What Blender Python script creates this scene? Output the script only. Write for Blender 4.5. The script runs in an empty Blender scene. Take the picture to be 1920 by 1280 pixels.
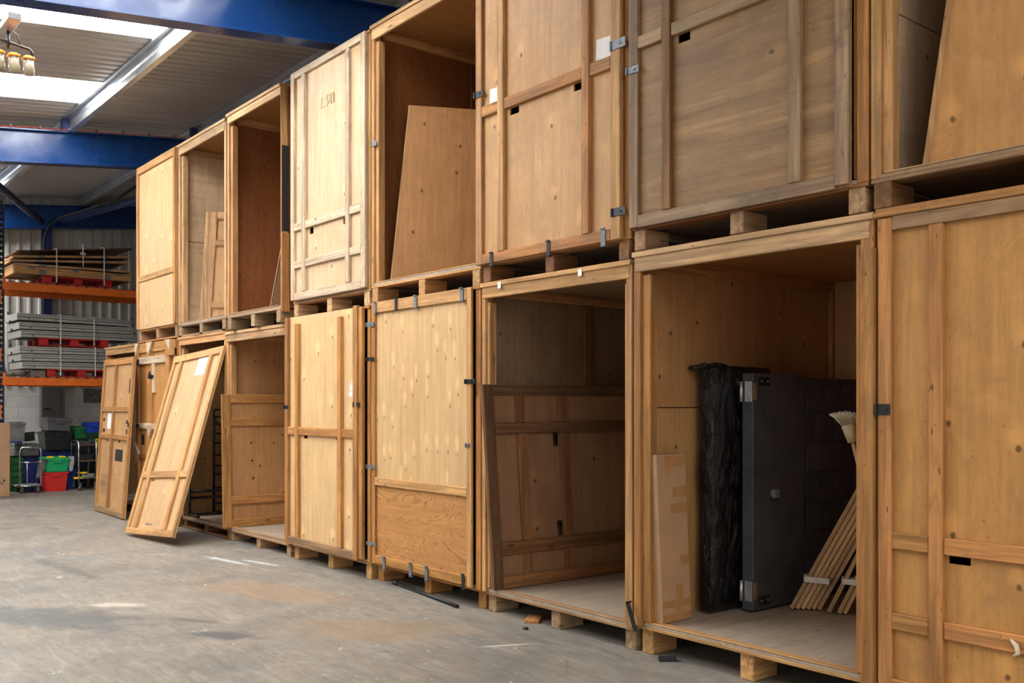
import bpy, bmesh, math, random
from mathutils import Vector, Matrix
random.seed(7)
S = bpy.context.scene
COL = S.collection
# ------------------------------------------------------------------ camera, light, exposure
cam = bpy.data.cameras.new('camera'); camo = bpy.data.objects.new('camera', cam); COL.objects.link(camo)
camo.location = (0, -4.256, 1.52)
camo.rotation_euler = (math.pi/2, 0, math.radians(50.82))
cam.sensor_width = 36; cam.lens = 1785/1920*36; cam.shift_y = 118/1920
cam.clip_start = .05
S.camera = camo
S.view_settings.view_transform = 'Standard'; S.view_settings.look = 'None'
S.view_settings.gamma = 1; S.view_settings.use_curve_mapping = False
S.view_settings.exposure = 0.08
w = bpy.data.worlds.new('world'); S.world = w; w.use_nodes = True
w.node_tree.nodes['Background'].inputs[0].default_value = (.75, .85, 1, 1)
w.node_tree.nodes['Background'].inputs[1].default_value = .3
SKYLIGHT = 15.0
def area(name, loc, rot, sx, sy, power, color=(1, 1, 1)):
    l = bpy.data.lights.new(name, 'AREA'); l.shape = 'RECTANGLE'; l.size = sx; l.size_y = sy; l.energy = power; l.color = color
    o = bpy.data.objects.new(name, l); COL.objects.link(o); o.location = loc; o.rotation_euler = rot; return o
# added fill lights just inside the near and left walls; no doors there
area('added_near_fill', (6.7, -5.6, 2.3), (0, math.pi/2, 0), 4.2, 5.5, 175, (1, .97, .93))
area('added_side_fill', (-3.0, -10.7, 2.2), (math.pi/2, 0, 0), 8.0, 3.8, 150, (1, .97, .93))

# ------------------------------------------------------------------ node helpers
class NT:
    def __init__(s, name):
        s.m = bpy.data.materials.new(name); s.m.use_nodes = True; s.t = s.m.node_tree
        s.b = s.t.nodes['Principled BSDF']; s.b.inputs['Specular IOR Level'].default_value = .3
    def n(s, kind, **k):
        nd = s.t.nodes.new(kind)
        for a, v in k.items():
            if a.startswith('i_'): nd.inputs[a[2:].replace('_', ' ')].default_value = v
            else: setattr(nd, a, v)
        return nd
    def l(s, a, b): s.t.links.new(a, b)
    def math(s, op, a, b=None, c=False):
        nd = s.n('ShaderNodeMath', operation=op, use_clamp=c)
        for i, v in enumerate((a, b)):
            if v is None: continue
            if isinstance(v, (int, float)): nd.inputs[i].default_value = v
            else: s.l(v, nd.inputs[i])
        return nd.outputs[0]
    def vmul(s, v, sc):
        nd = s.n('ShaderNodeVectorMath', operation='MULTIPLY'); s.l(v, nd.inputs[0]); nd.inputs[1].default_value = sc; return nd.outputs[0]
    def coords(s, rnd=True):
        tc = s.n('ShaderNodeTexCoord'); v = tc.outputs['Object']
        oi = s.n('ShaderNodeObjectInfo'); s.rnd = oi.outputs['Random']
        if rnd:
            cm = s.n('ShaderNodeCombineXYZ')
            for i, k in enumerate((31.7, 57.3, 83.9)): s.l(s.math('MULTIPLY', s.rnd, k), cm.inputs[i])
            ad = s.n('ShaderNodeVectorMath', operation='ADD'); s.l(v, ad.inputs[0]); s.l(cm.outputs[0], ad.inputs[1]); v = ad.outputs[0]
        return v
    def noise(s, v, scale=1., detail=3., rough=.55, dist=0.):
        nd = s.n('ShaderNodeTexNoise'); s.l(v, nd.inputs['Vector'])
        nd.inputs['Scale'].default_value = scale; nd.inputs['Detail'].default_value = detail
        nd.inputs['Roughness'].default_value = rough; nd.inputs['Distortion'].default_value = dist
        return nd.outputs['Fac']
    def step(s, f, a, b, lo=0., hi=1.):
        nd = s.n('ShaderNodeMapRange', interpolation_type='SMOOTHSTEP'); s.l(f, nd.inputs[0])
        nd.inputs[1].default_value = a; nd.inputs[2].default_value = b; nd.inputs[3].default_value = lo; nd.inputs[4].default_value = hi
        return nd.outputs[0]
    def mix(s, f, a, b, mode='MIX'):
        nd = s.n('ShaderNodeMix', data_type='RGBA', blend_type=mode)
        if isinstance(f, (int, float)): nd.inputs[0].default_value = f
        else: s.l(f, nd.inputs[0])
        for i, v in ((6, a), (7, b)):
            if isinstance(v, tuple): nd.inputs[i].default_value = (*v[:3], 1)
            else: s.l(v, nd.inputs[i])
        return nd.outputs[2]
    def bump(s, h, st=.2, d=.004):
        nd = s.n('ShaderNodeBump'); nd.inputs['Strength'].default_value = st; nd.inputs['Distance'].default_value = d
        s.l(h, nd.inputs['Height']); s.l(nd.outputs[0], s.b.inputs['Normal'])
    def vary(s, c, amt):
        hs = s.n('ShaderNodeHueSaturation'); s.l(c, hs.inputs['Color'])
        s.l(s.math('ADD', s.math('MULTIPLY', s.rnd, 2*amt), 1-amt), hs.inputs['Value'])
        r2 = s.math('FRACT', s.math('MULTIPLY', s.rnd, 17.31))
        s.l(s.math('ADD', s.math('MULTIPLY', r2, .010), .497), hs.inputs['Hue'])
        return hs.outputs[0]
    def col(s, c): s.l(c, s.b.inputs['Base Color'])
def sc(c, k): return tuple(min(1, x*k) for x in c)

def timber_mat(name, base, axis, vary=.16, dirt=.25, dark=.55):
    m = NT(name); v = m.coords()
    k = [26., 26., 26.]; k[axis] = 1.1
    g = m.noise(m.vmul(v, tuple(k)), 1, 4, .6, .4)
    k2 = [7., 7., 7.]; k2[axis] = .5
    h = m.noise(m.vmul(v, tuple(k2)), 1, 2, .5, .8)
    rings = m.math('ABSOLUTE', m.math('SINE', m.math('MULTIPLY', h, 42.)))
    c = m.mix(m.step(g, .36, .66), sc(base, 1.06), sc(base, dark))
    big = m.noise(m.vmul(v, (2.2, 2.2, 2.2)), 1, 4, .65)
    c = m.mix(m.math('MULTIPLY', m.step(big, .42, .68), .45), c, (base[0]*.62, base[1]*.50, base[2]*.40))
    c = m.mix(m.math('MULTIPLY', m.step(rings, .75, 1.), .35), c, sc(base, .5))
    k3 = [8.5, 8.5, 8.5]; k3[axis] = 3.
    vo = m.n('ShaderNodeTexVoronoi'); m.l(m.vmul(v, tuple(k3)), vo.inputs['Vector']); vo.inputs['Scale'].default_value = 1
    sep = m.n('ShaderNodeSeparateColor'); m.l(vo.outputs['Color'], sep.inputs[0])
    kn = m.math('MULTIPLY', m.step(vo.outputs['Distance'], .05, .15, 1, 0), m.math('GREATER_THAN', sep.outputs[0], .62))
    c = m.mix(m.math('MULTIPLY', kn, .8), c, sc(base, .22))
    d = m.step(m.noise(v, 4.5, 4, .7), .52, .72)
    c = m.mix(m.math('MULTIPLY', d, dirt), c, (.10, .075, .055))
    k4 = [55., 55., 55.]; k4[axis] = 16.
    c = m.mix(m.math('MULTIPLY', m.step(m.noise(m.vmul(v, tuple(k4)), 1, 1), .735, .77), .75), c, sc(base, .15))
    m.col(m.vary(c, vary)); m.b.inputs['Roughness'].default_value = .62
    m.bump(g, .25, .003)
    return m.m

def ply_mat(name, base, plane='v', grain='z', knots=.5, halo=.3, vary=.06, dirt=.2, fir=.12, blotch=.25, tint=None, knot_scale=3.4, ring=95., elong=.75, ripple=0.):
    m = NT(name); v = m.coords()
    sp = m.n('ShaderNodeSeparateXYZ'); m.l(v, sp.inputs[0])
    if plane == 'v': u, q = m.math('ADD', sp.outputs[0], sp.outputs[1]), sp.outputs[2]
    else: u, q = sp.outputs[0], sp.outputs[1]
    cm = m.n('ShaderNodeCombineXYZ')
    m.l(u, cm.inputs[0]); m.l(q, cm.inputs[1]); p = cm.outputs[0]
    along = (.7, 1, 1) if grain == 'x' else (1, .7, 1)
    gs = (1.6, 30, 1) if grain == 'x' else (30, 1.6, 1)
    g = m.noise(m.vmul(p, gs), 1, 4, .6, .3)
    ls = (1.0, 3.2, 1) if grain == 'x' else (3.2, 1.0, 1)
    h = m.noise(m.vmul(p, ls), 1, 2.5, .5, 1.1)
    rings = m.step(m.math('SINE', m.math('MULTIPLY', h, ring)), .1, .95)
    c = m.mix(m.step(g, .3, .75), base, sc(base, .8))
    c = m.mix(m.math('MULTIPLY', rings, fir), c, sc(base, .42))
    sk = m.noise(m.vmul(p, (.45, 7, 1) if grain == 'x' else (7, .45, 1)), 1, 4, .65, .4)
    c = m.mix(m.math('MULTIPLY', m.step(sk, .48, .70), .42), c, (base[0]*.66, base[1]*.56, base[2]*.46))
    if ripple:
        mp = m.n('ShaderNodeMapping'); m.l(p, mp.inputs[0]); mp.inputs['Rotation'].default_value = (0, 0, math.radians(-17)); mp.inputs['Scale'].default_value = (.55, 9, 1)
        rp = m.noise(mp.outputs[0], 1, 4, .6, 1.)
        c = m.mix(m.math('MULTIPLY', m.step(rp, .52, .68), ripple), c, sc(base, 1.7))
        c = m.mix(m.math('MULTIPLY', m.step(rp, .48, .34), ripple), c, sc(base, .45))
    bl = m.noise(p, 2.1, 6, .68, .8)
    c = m.mix(m.math('MULTIPLY', m.step(bl, .42, .68), blotch), c, tint or sc(base, .62))
    c = m.mix(m.math('MULTIPLY', m.step(m.noise(p, 5.7, 3), .55, .75), blotch*.6), c, sc(base, 1.25))
    ks = (1, elong, 1) if grain == 'z' else (elong, 1, 1)
    vo = m.n('ShaderNodeTexVoronoi', voronoi_dimensions='2D'); m.l(m.vmul(p, ks), vo.inputs['Vector'])
    vo.inputs['Scale'].default_value = knot_scale; vo.inputs['Randomness'].default_value = .8
    sep = m.n('ShaderNodeSeparateColor'); m.l(vo.outputs['Color'], sep.inputs[0])
    pick = m.math('LESS_THAN', sep.outputs[0], knots)
    wob = m.math('ADD', vo.outputs['Distance'], m.math('MULTIPLY', m.math('SUBTRACT', m.noise(p, 24, 2), .5), .05))
    off = m.n('ShaderNodeVectorMath', operation='ADD'); m.l(m.vmul(p, ks), off.inputs[0]); off.inputs[1].default_value = (.012, -.035, 0) if grain == 'z' else (-.035, .012, 0)
    st2 = m.n('ShaderNodeTexVoronoi', voronoi_dimensions='2D'); m.l(off.outputs[0], st2.inputs['Vector']); st2.inputs['Scale'].default_value = knot_scale; st2.inputs['Randomness'].default_value = .8
    hn = m.math('ADD', st2.outputs['Distance'], m.math('MULTIPLY', m.math('SUBTRACT', m.noise(p, 9, 3, .6), .5), .28))
    ha = m.math('MULTIPLY', m.step(hn, .02, .24, 1, 0), pick)
    c = m.mix(m.math('MULTIPLY', ha, halo), c, sc(base, 1.45))  # pale wood round the knot, shifted to paint a highlight on its dent
    kn = m.math('MULTIPLY', m.step(wob, .018, .06, 1, 0), pick)
    c = m.mix(m.math('MULTIPLY', kn, .85), c, sc(base, .16))
    d = m.step(m.noise(p, 3.1, 5, .72), .53, .74)
    c = m.mix(m.math('MULTIPLY', d, dirt), c, (.13, .10, .075))
    nl = m.step(m.noise(m.vmul(p, (60, 60, 1)), 1, 0), .80, .84)
    c = m.mix(m.math('MULTIPLY', nl, .5), c, sc(base, .2))
    m.col(m.vary(c, vary)); m.b.inputs['Roughness'].default_value = .55
    m.bump(g, .12, .002)
    return m.m

MAT = {}
T = dict(pale=((.62, .40, .205), .13, .22), tan=((.58, .325, .135), .14, .25), orange=((.49, .235, .075), .15, .3), brown=((.27, .125, .045), .2, .35),
         grey=((.36, .25, .145), .2, .6), dark=((.17, .085, .04), .2, .4), white=((.66, .53, .38), .1, .2), red=((.19, .055, .018), .12, .2), dusty=((.40, .25, .13), .18, .5))
def warm(c): return (c[0], c[1]*.95, c[2]*.93)
def timber(kind, axis):
    k = ('t', kind, axis)
    if k not in MAT: b, va, di = T[kind]; MAT[k] = timber_mat('timber_'+kind, warm(b), axis, va, di)
    return MAT[k]
P = dict(birch=dict(base=(.66, .47, .30), knots=.45, halo=.3, dirt=.18, blotch=.35, tint=(.56, .31, .13)),
         tan=dict(base=(.57, .34, .15), knots=.4, halo=.35, dirt=.2, blotch=.4),
         tan2=dict(base=(.66, .44, .23), knots=.35, halo=.4, dirt=.14, blotch=.25),
         yellow=dict(base=(.64, .44, .215), knots=.85, halo=.42, dirt=.1, blotch=.2, knot_scale=6.5, elong=.42, fir=.05),
         fir=dict(base=(.55, .265, .095), ring=190., knots=.7, halo=.1, dirt=.14, fir=.5, blotch=.2, knot_scale=7, grain='x'),
         gold=dict(base=(.55, .272, .088), knots=.5, halo=.45, dirt=.26, blotch=.5),
         old=dict(ripple=.55, base=(.31, .185, .08), knots=.2, halo=.3, dirt=.35, fir=.16, ring=160., blotch=.5, grain='x', tint=(.20, .115, .06)),
         umber=dict(base=(.30, .17, .085), knots=.3, halo=.2, dirt=.3, blotch=.4),
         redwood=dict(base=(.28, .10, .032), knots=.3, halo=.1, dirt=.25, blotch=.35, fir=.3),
         inner=dict(base=(.48, .255, .105), knots=.6, halo=.15, dirt=.15, blotch=.25),
         innerpale=dict(base=(.66, .49, .31), ripple=.2, knots=.4, halo=.2, dirt=.3, blotch=.35),
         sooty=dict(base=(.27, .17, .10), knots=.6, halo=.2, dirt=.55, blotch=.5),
         floor=dict(base=(.44, .37, .29), plane='h', knots=.05, halo=.1, dirt=.4, blotch=.35, tint=(.3, .25, .2)),
         roofply=dict(base=(.42, .20, .065), plane='h', knots=.5, halo=.15, dirt=.2, blotch=.25),
         deckply=dict(base=(.36, .24, .13), plane='h', knots=.2, halo=.1, dirt=.4, blotch=.3))
def ply(kind):
    k = ('p', kind)
    if k not in MAT: MAT[k] = ply_mat('plywood_'+kind, **{**P[kind], 'base': warm(P[kind]['base'])})
    return MAT[k]
def flat(name, base, rough=.5, metal=0., spec=.4, nz=.12, sc_=6., bump=0.):
    k = ('f', name)
    if k in MAT: return MAT[k]
    m = NT(name); v = m.coords()
    n = m.noise(v, sc_, 4, .6)
    m.col(m.mix(m.step(n, .3, .7), sc(base, 1-nz), sc(base, 1+nz)))
    m.l(m.step(m.noise(v, sc_*2.3, 3), .3, .7, max(.03, rough-.1), min(1, rough+.1)), m.b.inputs['Roughness'])
    m.b.inputs['Metallic'].default_value = metal; m.b.inputs['Specular IOR Level'].default_value = spec
    if bump: m.bump(m.noise(v, sc_*3, 4, .6, .5), bump, .01)
    MAT[k] = m.m; return m.m
GALV = flat('galvanised_steel', (.60, .63, .65), .38, .8, .5, .08, 5)
BLACKM = flat('black_painted_steel', (.012, .012, .014), .4, .2, .5, .2)
STEEL = flat('zinc_plate', (.15, .17, .19), .55, .3, .5, .2, 20)
BLUE = flat('blue_beam_paint', (.005, .044, .185), .27, 0, .55, .05, 1.2)
BLUED = flat('dark_blue_paint', (.012, .03, .13), .4, 0, .5, .12, 3)
ORANGE = flat('orange_rack_paint', (.82, .17, .02), .4, 0, .5, .1)
RACKB = flat('rack_navy_paint', (.02, .026, .04), .45, 0, .5, .1)
RED = flat('red_plastic', (.52, .02, .018), .42, 0, .5, .12)
PAPER = flat('white_paper', (.78, .77, .75), .8, 0, .2, .06, 12)
SMUDGE = flat('black_tape', (.02, .018, .018), .7, 0, .3, .3, 30)
CARD = flat('brown_cardboard', (.42, .25, .135), .8, 0, .2, .06, 5, .08)
TAPE = flat('parcel_tape', (.40, .20, .075), .3, 0, .5, .08)
ALU = flat('aluminium_profile', (.52, .52, .49), .45, .55, .5, .1)
CHROME = flat('chrome_tube', (.75, .75, .75), .2, 1, .5, .05)
RUBBER = flat('grey_rubber', (.08, .08, .085), .6)

# ------------------------------------------------------------------ mesh helpers
def link(name, me, mat=None, parent=None, loc=(0, 0, 0)):
    o = bpy.data.objects.new(name, me); COL.objects.link(o)
    if mat is not None: me.materials.append(mat)
    o.location = loc
    if parent is not None: o.parent = parent
    return o
def from_bm(name, bm, mat, parent=None, loc=(0, 0, 0), smooth=False):
    me = bpy.data.meshes.new(name); bmesh.ops.recalc_face_normals(bm, faces=bm.faces)
    bm.to_mesh(me); bm.free()
    if smooth:
        for p in me.polygons: p.use_smooth = True
    return link(name, me, mat, parent, loc)
def bm_box(bm, lo, hi, bevel=0., M=None):
    c = [(a+b)/2 for a, b in zip(lo, hi)]; d = [abs(b-a) for a, b in zip(lo, hi)]
    r = bmesh.ops.create_cube(bm, size=1); vs = r['verts']
    bmesh.ops.scale(bm, vec=d, verts=vs); bmesh.ops.translate(bm, vec=c, verts=vs)
    if bevel:
        es = list({e for v in vs for e in v.link_edges})
        rr = bmesh.ops.bevel(bm, geom=es, offset=min(bevel, min(d)*.3), segments=1, affect='EDGES')
        vs = rr['verts']
    if M is not None: bmesh.ops.transform(bm, matrix=M, verts=[v for v in vs if v.is_valid])
    return vs
def box(name, lo, hi, mat, parent=None, bevel=.003, shear=0., rot=None):
    """a box whose mesh is centred on its own origin"""
    c = Vector([(a+b)/2 for a, b in zip(lo, hi)]); h = Vector([abs(b-a)/2 for a, b in zip(lo, hi)])
    bm = bmesh.new(); bm_box(bm, -h, h, bevel)
    if shear:
        for v in bm.verts: v.co.x += shear*v.co.z
        c = Vector((c.x+shear*c.z, c.y, c.z))
    o = from_bm(name, bm, mat, parent, c)
    if rot: o.rotation_euler = rot
    return o
def board(name, lo, hi, kind, parent=None, bevel=.004, shear=0., warp=True):
    d = [b-a for a, b in zip(lo, hi)]; ax = max(range(3), key=lambda i: abs(d[i]))
    o = box(name, lo, hi, timber(kind, ax), parent, bevel, shear)
    return o
def bm_tube(bm, pts, r, seg=8, closed=False, cap=True):
    pts = [Vector(p) for p in pts]; rings = []; n = len(pts); prev = None
    for i, p in enumerate(pts):
        if closed: t = pts[(i+1) % n]-pts[i-1]
        else: t = pts[min(i+1, n-1)]-pts[max(i-1, 0)]
        t.normalize()
        a = prev if prev is not None else (Vector((0, 0, 1)) if abs(t.z) < .9 else Vector((1, 0, 0)))
        u = a-t*a.dot(t); u.normalize(); prev = u; w_ = t.cross(u)
        rr = r[i] if isinstance(r, (list, tuple)) else r
        rings.append([bm.verts.new(p+(u*math.cos(2*math.pi*k/seg)+w_*math.sin(2*math.pi*k/seg))*rr) for k in range(seg)])
    for i in range(n if closed else n-1):
        A, B = rings[i], rings[(i+1) % n]
        for k in range(seg): bm.faces.new((A[k], A[(k+1) % seg], B[(k+1) % seg], B[k]))
    if cap and not closed: bm.faces.new(rings[0][::-1]); bm.faces.new(rings[-1])
def tube(name, pts, r, mat, parent=None, seg=8, closed=False):
    bm = bmesh.new(); c = Vector(pts[0])
    bm_tube(bm, [Vector(p)-c for p in pts], r, seg, closed)
    return from_bm(name, bm, mat, parent, c, True)
def tubes(name, lists, r, mat, parent=None, seg=6):
    bm = bmesh.new()
    for p in lists: bm_tube(bm, p, r, seg)
    return from_bm(name, bm, mat, parent, (0, 0, 0), True)
def prism(name, poly, y0, y1, mat, parent=None):
    """polygon in x,z extruded along y"""
    bm = bmesh.new(); n = len(poly)
    cx = sum(p[0] for p in poly)/n; cz = sum(p[1] for p in poly)/n
    a = [bm.verts.new((p[0]-cx, y0, p[1]-cz)) for p in poly]; b = [bm.verts.new((p[0]-cx, y1, p[1]-cz)) for p in poly]
    bm.faces.new(a); bm.faces.new(b[::-1])
    for i in range(n): bm.faces.new((a[i], a[(i+1) % n], b[(i+1) % n], b[i]))
    return from_bm(name, bm, mat, parent, (cx, 0, cz))
def sheet(name, x0, x1, z0, z1, y0, y1, mat, parent=None, holes=(), shear=0.):
    """a ply sheet in x,z, thickness y0..y1, with rectangular holes cut right through"""
    cx, cz = (x0+x1)/2, (z0+z1)/2
    xs = sorted({x0, x1, *[v for h in holes for v in h[:2]]}); zs = sorted({z0, z1, *[v for h in holes for v in h[2:]]})
    bm = bmesh.new(); vd = {}
    def V(x, z):
        if (x, z) not in vd: vd[(x, z)] = bm.verts.new((x-cx+shear*(z-cz), y0, z-cz))
        return vd[(x, z)]
    for i in range(len(xs)-1):
        for j in range(len(zs)-1):
            mx, mz = (xs[i]+xs[i+1])/2, (zs[j]+zs[j+1])/2
            if any(h[0] < mx < h[1] and h[2] < mz < h[3] for h in holes): continue
            bm.faces.new((V(xs[i], zs[j]), V(xs[i+1], zs[j]), V(xs[i+1], zs[j+1]), V(xs[i], zs[j+1])))
    r = bmesh.ops.extrude_face_region(bm, geom=bm.faces[:])
    vs = [g for g in r['geom'] if isinstance(g, bmesh.types.BMVert)]
    bmesh.ops.translate(bm, vec=(0, y1-y0, 0), verts=vs)
    return from_bm(name, bm, mat, parent, (cx+shear*cz, 0, cz))
def tag(o, label=None, cat=None, group=None, kind=None):
    if label: o['label'] = label
    if cat: o['category'] = cat
    if group: o['group'] = group
    if kind: o['kind'] = kind
    return o
def empty(name, loc, label=None, cat=None, group=None):
    o = bpy.data.objects.new(name, None); COL.objects.link(o); o.location = loc; o.empty_display_size = .1
    return tag(o, label, cat, group)
def struct(o): o['kind'] = 'structure'; return o

# ------------------------------------------------------------------ the hall
XE, XN, YL, YR = -20.3, 7.0, -11.0, 3.4
SLOPE = .11
def beamz(y): return 4.74+SLOPE*(y+1.256)     # underside of the rafters
def sheetz(y): return 5.39+SLOPE*(y+1.256)    # underside of the roof sheets
# concrete floor
m = NT('worn_concrete'); v = m.coords(False)
big = m.noise(v, .55, 5, .62, .6); mid = m.noise(v, 1.7, 6, .68, .8); fine = m.noise(v, 14, 5, .7)
c = m.mix(m.step(big, .35, .65), (.275, .247, .208), (.20, .185, .162))
c = m.mix(m.math('MULTIPLY', m.step(mid, .48, .66), .6), c, (.31, .245, .18))
c = m.mix(m.math('MULTIPLY', m.step(m.noise(v, .9, 5, .7, 1.2), .52, .68), .65), c, (.165, .175, .18))
c = m.mix(m.math('MULTIPLY', m.step(fine, .35, .7), .45), c, (.16, .14, .12))
brush = m.noise(m.vmul(v, (1.2, 7, 1)), 2.2, 6, .72, 1.2)
c = m.mix(m.math('MULTIPLY', m.step(brush, .5, .68), .5), c, (.345, .325, .285))
c = m.mix(m.math('MULTIPLY', m.step(brush, .5, .34), .6), c, (.15, .135, .115))
st = m.vmul(v, (1, 2.2, 1))
c = m.mix(m.math('MULTIPLY', m.step(m.noise(st, 3.2, 6, .75, 1.6), .655, .70), .65), c, (.62, .63, .62))
c = m.mix(m.math('MULTIPLY', m.step(m.noise(v, 7.5, 3, .6, 1.0), .70, .735), .7), c, (.66, .66, .64))
c = m.mix(m.math('MULTIPLY', m.step(m.noise(v, 2.6, 5, .75, 1.8), .58, .72), .6), c, (.13, .115, .10))
def blotch(c, x, y, rx, ry, ang, colr, amt, soft=.55, wob=.45):
    mp = m.n('ShaderNodeMapping', vector_type='TEXTURE'); m.l(v, mp.inputs[0])
    mp.inputs['Location'].default_value = (x, y, 0); mp.inputs['Rotation'].default_value = (0, 0, ang); mp.inputs['Scale'].default_value = (rx, ry, 1)
    ln = m.n('ShaderNodeVectorMath', operation='LENGTH'); m.l(mp.outputs[0], ln.inputs[0])
    d = m.math('ADD', ln.outputs['Value'], m.math('MULTIPLY', m.math('SUBTRACT', m.noise(v, 3.5, 5, .7, .6), .5), wob*4))
    return m.mix(m.math('MULTIPLY', m.step(d, 1-soft, 1, 1, 0), amt), c, colr)
c = blotch(c, -7.3, -2.5, .95, .35, .5, (.10, .105, .105), .75)
c = blotch(c, -6.02, -1.75, .30, .13, .6, (.085, .09, .095), .8)
c = blotch(c, -6.6, -1.75, .30, .05, .5, (.11, .10, .085), .7)
c = blotch(c, -7.5, -2.02, .28, .10, .8, (.50, .46, .38), .7)
c = blotch(c, -9.5, -1.9, 1.1, .10, .1, (.11, .108, .10), .6)
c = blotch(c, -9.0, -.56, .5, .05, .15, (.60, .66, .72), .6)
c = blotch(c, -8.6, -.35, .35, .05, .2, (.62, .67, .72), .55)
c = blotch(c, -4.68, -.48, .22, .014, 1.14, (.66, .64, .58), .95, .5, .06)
c = blotch(c, -5.6, -.95, .9, .4, .8, (.30, .205, .12), .45)
c = blotch(c, -7.3, -.9, 1.0, .35, .3, (.33, .225, .14), .5)
m.col(c); m.l(m.step(mid, .3, .7, .42, .68), m.b.inputs['Roughness']); m.bump(fine, .12, .004)
FLOORM = m.m
fl = struct(box('floor', (XE, YL, -.15), (XN, YR, 0), FLOORM, None, 0))
fl.location.z = -.075
# keep object coordinates equal to world coordinates on the floor
for vv in fl.data.vertices: vv.co += fl.location
fl.location = (0, 0, 0)

# roof sheets: trapezoid profile running up the slope
m = NT('white_roof_sheet'); v = m.coords(False)
n1 = m.noise(m.vmul(v, (6, .5, 1)), 1, 3)
m.col(m.mix(m.step(n1, .3, .7), (.46, .445, .42), (.54, .525, .50))); m.b.inputs['Roughness'].default_value = .38
m.b.inputs['Specular IOR Level'].default_value = .5
ROOFM = m.m
m = NT('skylight_sheet'); v = m.coords(False)
m.col(m.mix(0., (.8, .82, .84), (.8, .8, .8))); m.b.inputs['Emission Color'].default_value = (1, .985, .96, 1); m.b.inputs['Emission Strength'].default_value = SKYLIGHT
grime = m.step(m.noise(m.vmul(v, (2.2, .8, 1)), 2, 5, .8), .64, .72)
m.l(m.mix(grime, (1., .985, .96), (.5, .5, .45)), m.b.inputs['Emission Color'])
SKYM = m.m
def corrugated(name, x0, x1, y0, y1, mat, pitch=.17, depth=.045, zoff=0.):
    prof = []; n0 = math.floor(x0/pitch)-1
    for i in range(int((x1-x0)/pitch)+4):
        b = (n0+i)*pitch
        for dx, dz in ((0, 0), (.095, 0), (.118, depth), (.147, depth)):
            if x0-1e-6 <= b+dx <= x1+1e-6: prof.append((b+dx, dz))
    prof = [(x0, prof[0][1])]+prof+[(x1, prof[-1][1])]
    bm = bmesh.new()
    A = [bm.verts.new((x, y0, sheetz(y0)+dz+zoff)) for x, dz in prof]; B = [bm.verts.new((x, y1, sheetz(y1)+dz+zoff)) for x, dz in prof]
    for i in range(len(prof)-1): bm.faces.new((A[i], A[i+1], B[i+1], B[i]))
    return from_bm(name, bm, mat)
PURL = -.73
SKYL = [(-19.85, -18.85), (-13.12, -12.15), (-10.35, -9.35), (-7.2, -6.2), (1.2, 2.2)]
xs = [XE-.1]
for a, b in SKYL: xs += [a, b]
xs.append(XN+.1)
ceil = struct(corrugated('ceiling', XE-.1, XN+.1, PURL, YR+.1, ROOFM))
for i in range(0, len(xs), 2):
    struct(corrugated('ceiling', xs[i], xs[i+1], -6.6, PURL, ROOFM))
struct(corrugated('ceiling', XE-.1, XN+.1, YL-.1, -6.6, ROOFM))
for i, (a, b) in enumerate(SKYL):
    struct(corrugated('window_%d' % (i+1), a, b, -6.6, PURL, SKYM, zoff=.002))

# walls
m = NT('wall_cladding'); v = m.coords(False)
m.col(m.mix(m.step(m.noise(m.vmul(v, (1, 1, .3)), 2.5, 4), .35, .7), (.60, .59, .55), (.48, .46, .42))); m.b.inputs['Roughness'].default_value = .45
CLADM = m.m
BLOCKM = flat('white_painted_block', (.70, .69, .66), .75, 0, .3, .08, 3, .2)
def wall_clad(name, axis, pos, a0, a1, z0, ztop, depth, mat, parent, pitch=.19):
    """vertical ribbed cladding; ribs stand into the room by depth"""
    pts = []; n0 = math.floor(a0/pitch)
    for i in range(int((a1-a0)/pitch)+2):
        b = (n0+i)*pitch
        for da, dd in ((0, 0), (.13, 0), (.142, depth), (.178, depth)):
            if a0 <= b+da <= a1: pts.append((b+da, dd))
    bm = bmesh.new(); A = []; B = []
    for a, d in pts:
        zt = ztop(a) if callable(ztop) else ztop
        if axis == 'x': A.append(bm.verts.new((pos+d, a, z0))); B.append(bm.verts.new((pos+d, a, zt)))
        else: A.append(bm.verts.new((a, pos+d, z0))); B.append(bm.verts.new((a, pos+d, zt)))
    for i in range(len(pts)-1): bm.faces.new((A[i], A[i+1], B[i+1], B[i]))
    return from_bm(name, bm, mat, parent)
we = struct(box('wall_end', (XE-.2, YL-.1, 0), (XE-.02, YR+.1, 6.1), BLOCKM, None, 0))
we0 = we.location.copy()
cl = wall_clad('cladding', 'x', XE, YL, YR, 1.86, lambda a: sheetz(a), .045, CLADM, None); cl.parent = we; cl.location = -we0
# painted blockwork below the cladding; blocks stand proud of the mortar
y = -1.3; me_b = None; row = 0
for row in range(9):
    z = row*.21; y = -1.35-(row % 2)*.22
    while y < 1.9:
        z1 = min(z+.2075, 1.86)
        if me_b is None or z1-z < .207:
            o = box('block', (XE-.02, y, z), (XE+.012, y+.4365, z1), BLOCKM, we, .003); me_b = me_b or o.data
            o.location -= we0
        else:
            o = link('block', me_b, None, we, Vector((XE-.004, y+.21825, z+.10375))-we0)
        y += .44
bm = bmesh.new()
for rng in ((YL, -1.6), (2.1, YR)):
    for row in range(9):
        yy = rng[0]+(row % 2)*.22
        while yy+.43 < rng[1]: bm_box(bm, (XE-.02, yy, row*.21), (XE+.012, yy+.43, min(row*.21+.2, 1.86))); yy += .44
o = from_bm('blockwork', bm, BLOCKM, we, -we0); o['kind'] = 'stuff'
struct(box('wall_left', (XE-.2, YL-.25, 0), (XN+.2, YL-.02, 4.4), CLADM, None, 0))
struct(box('wall_right', (XE-.2, YR, 0), (XN+.2, YR+.2, 6.0), flat('dim_wall', (.30, .29, .27), .7), None, 0))
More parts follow.
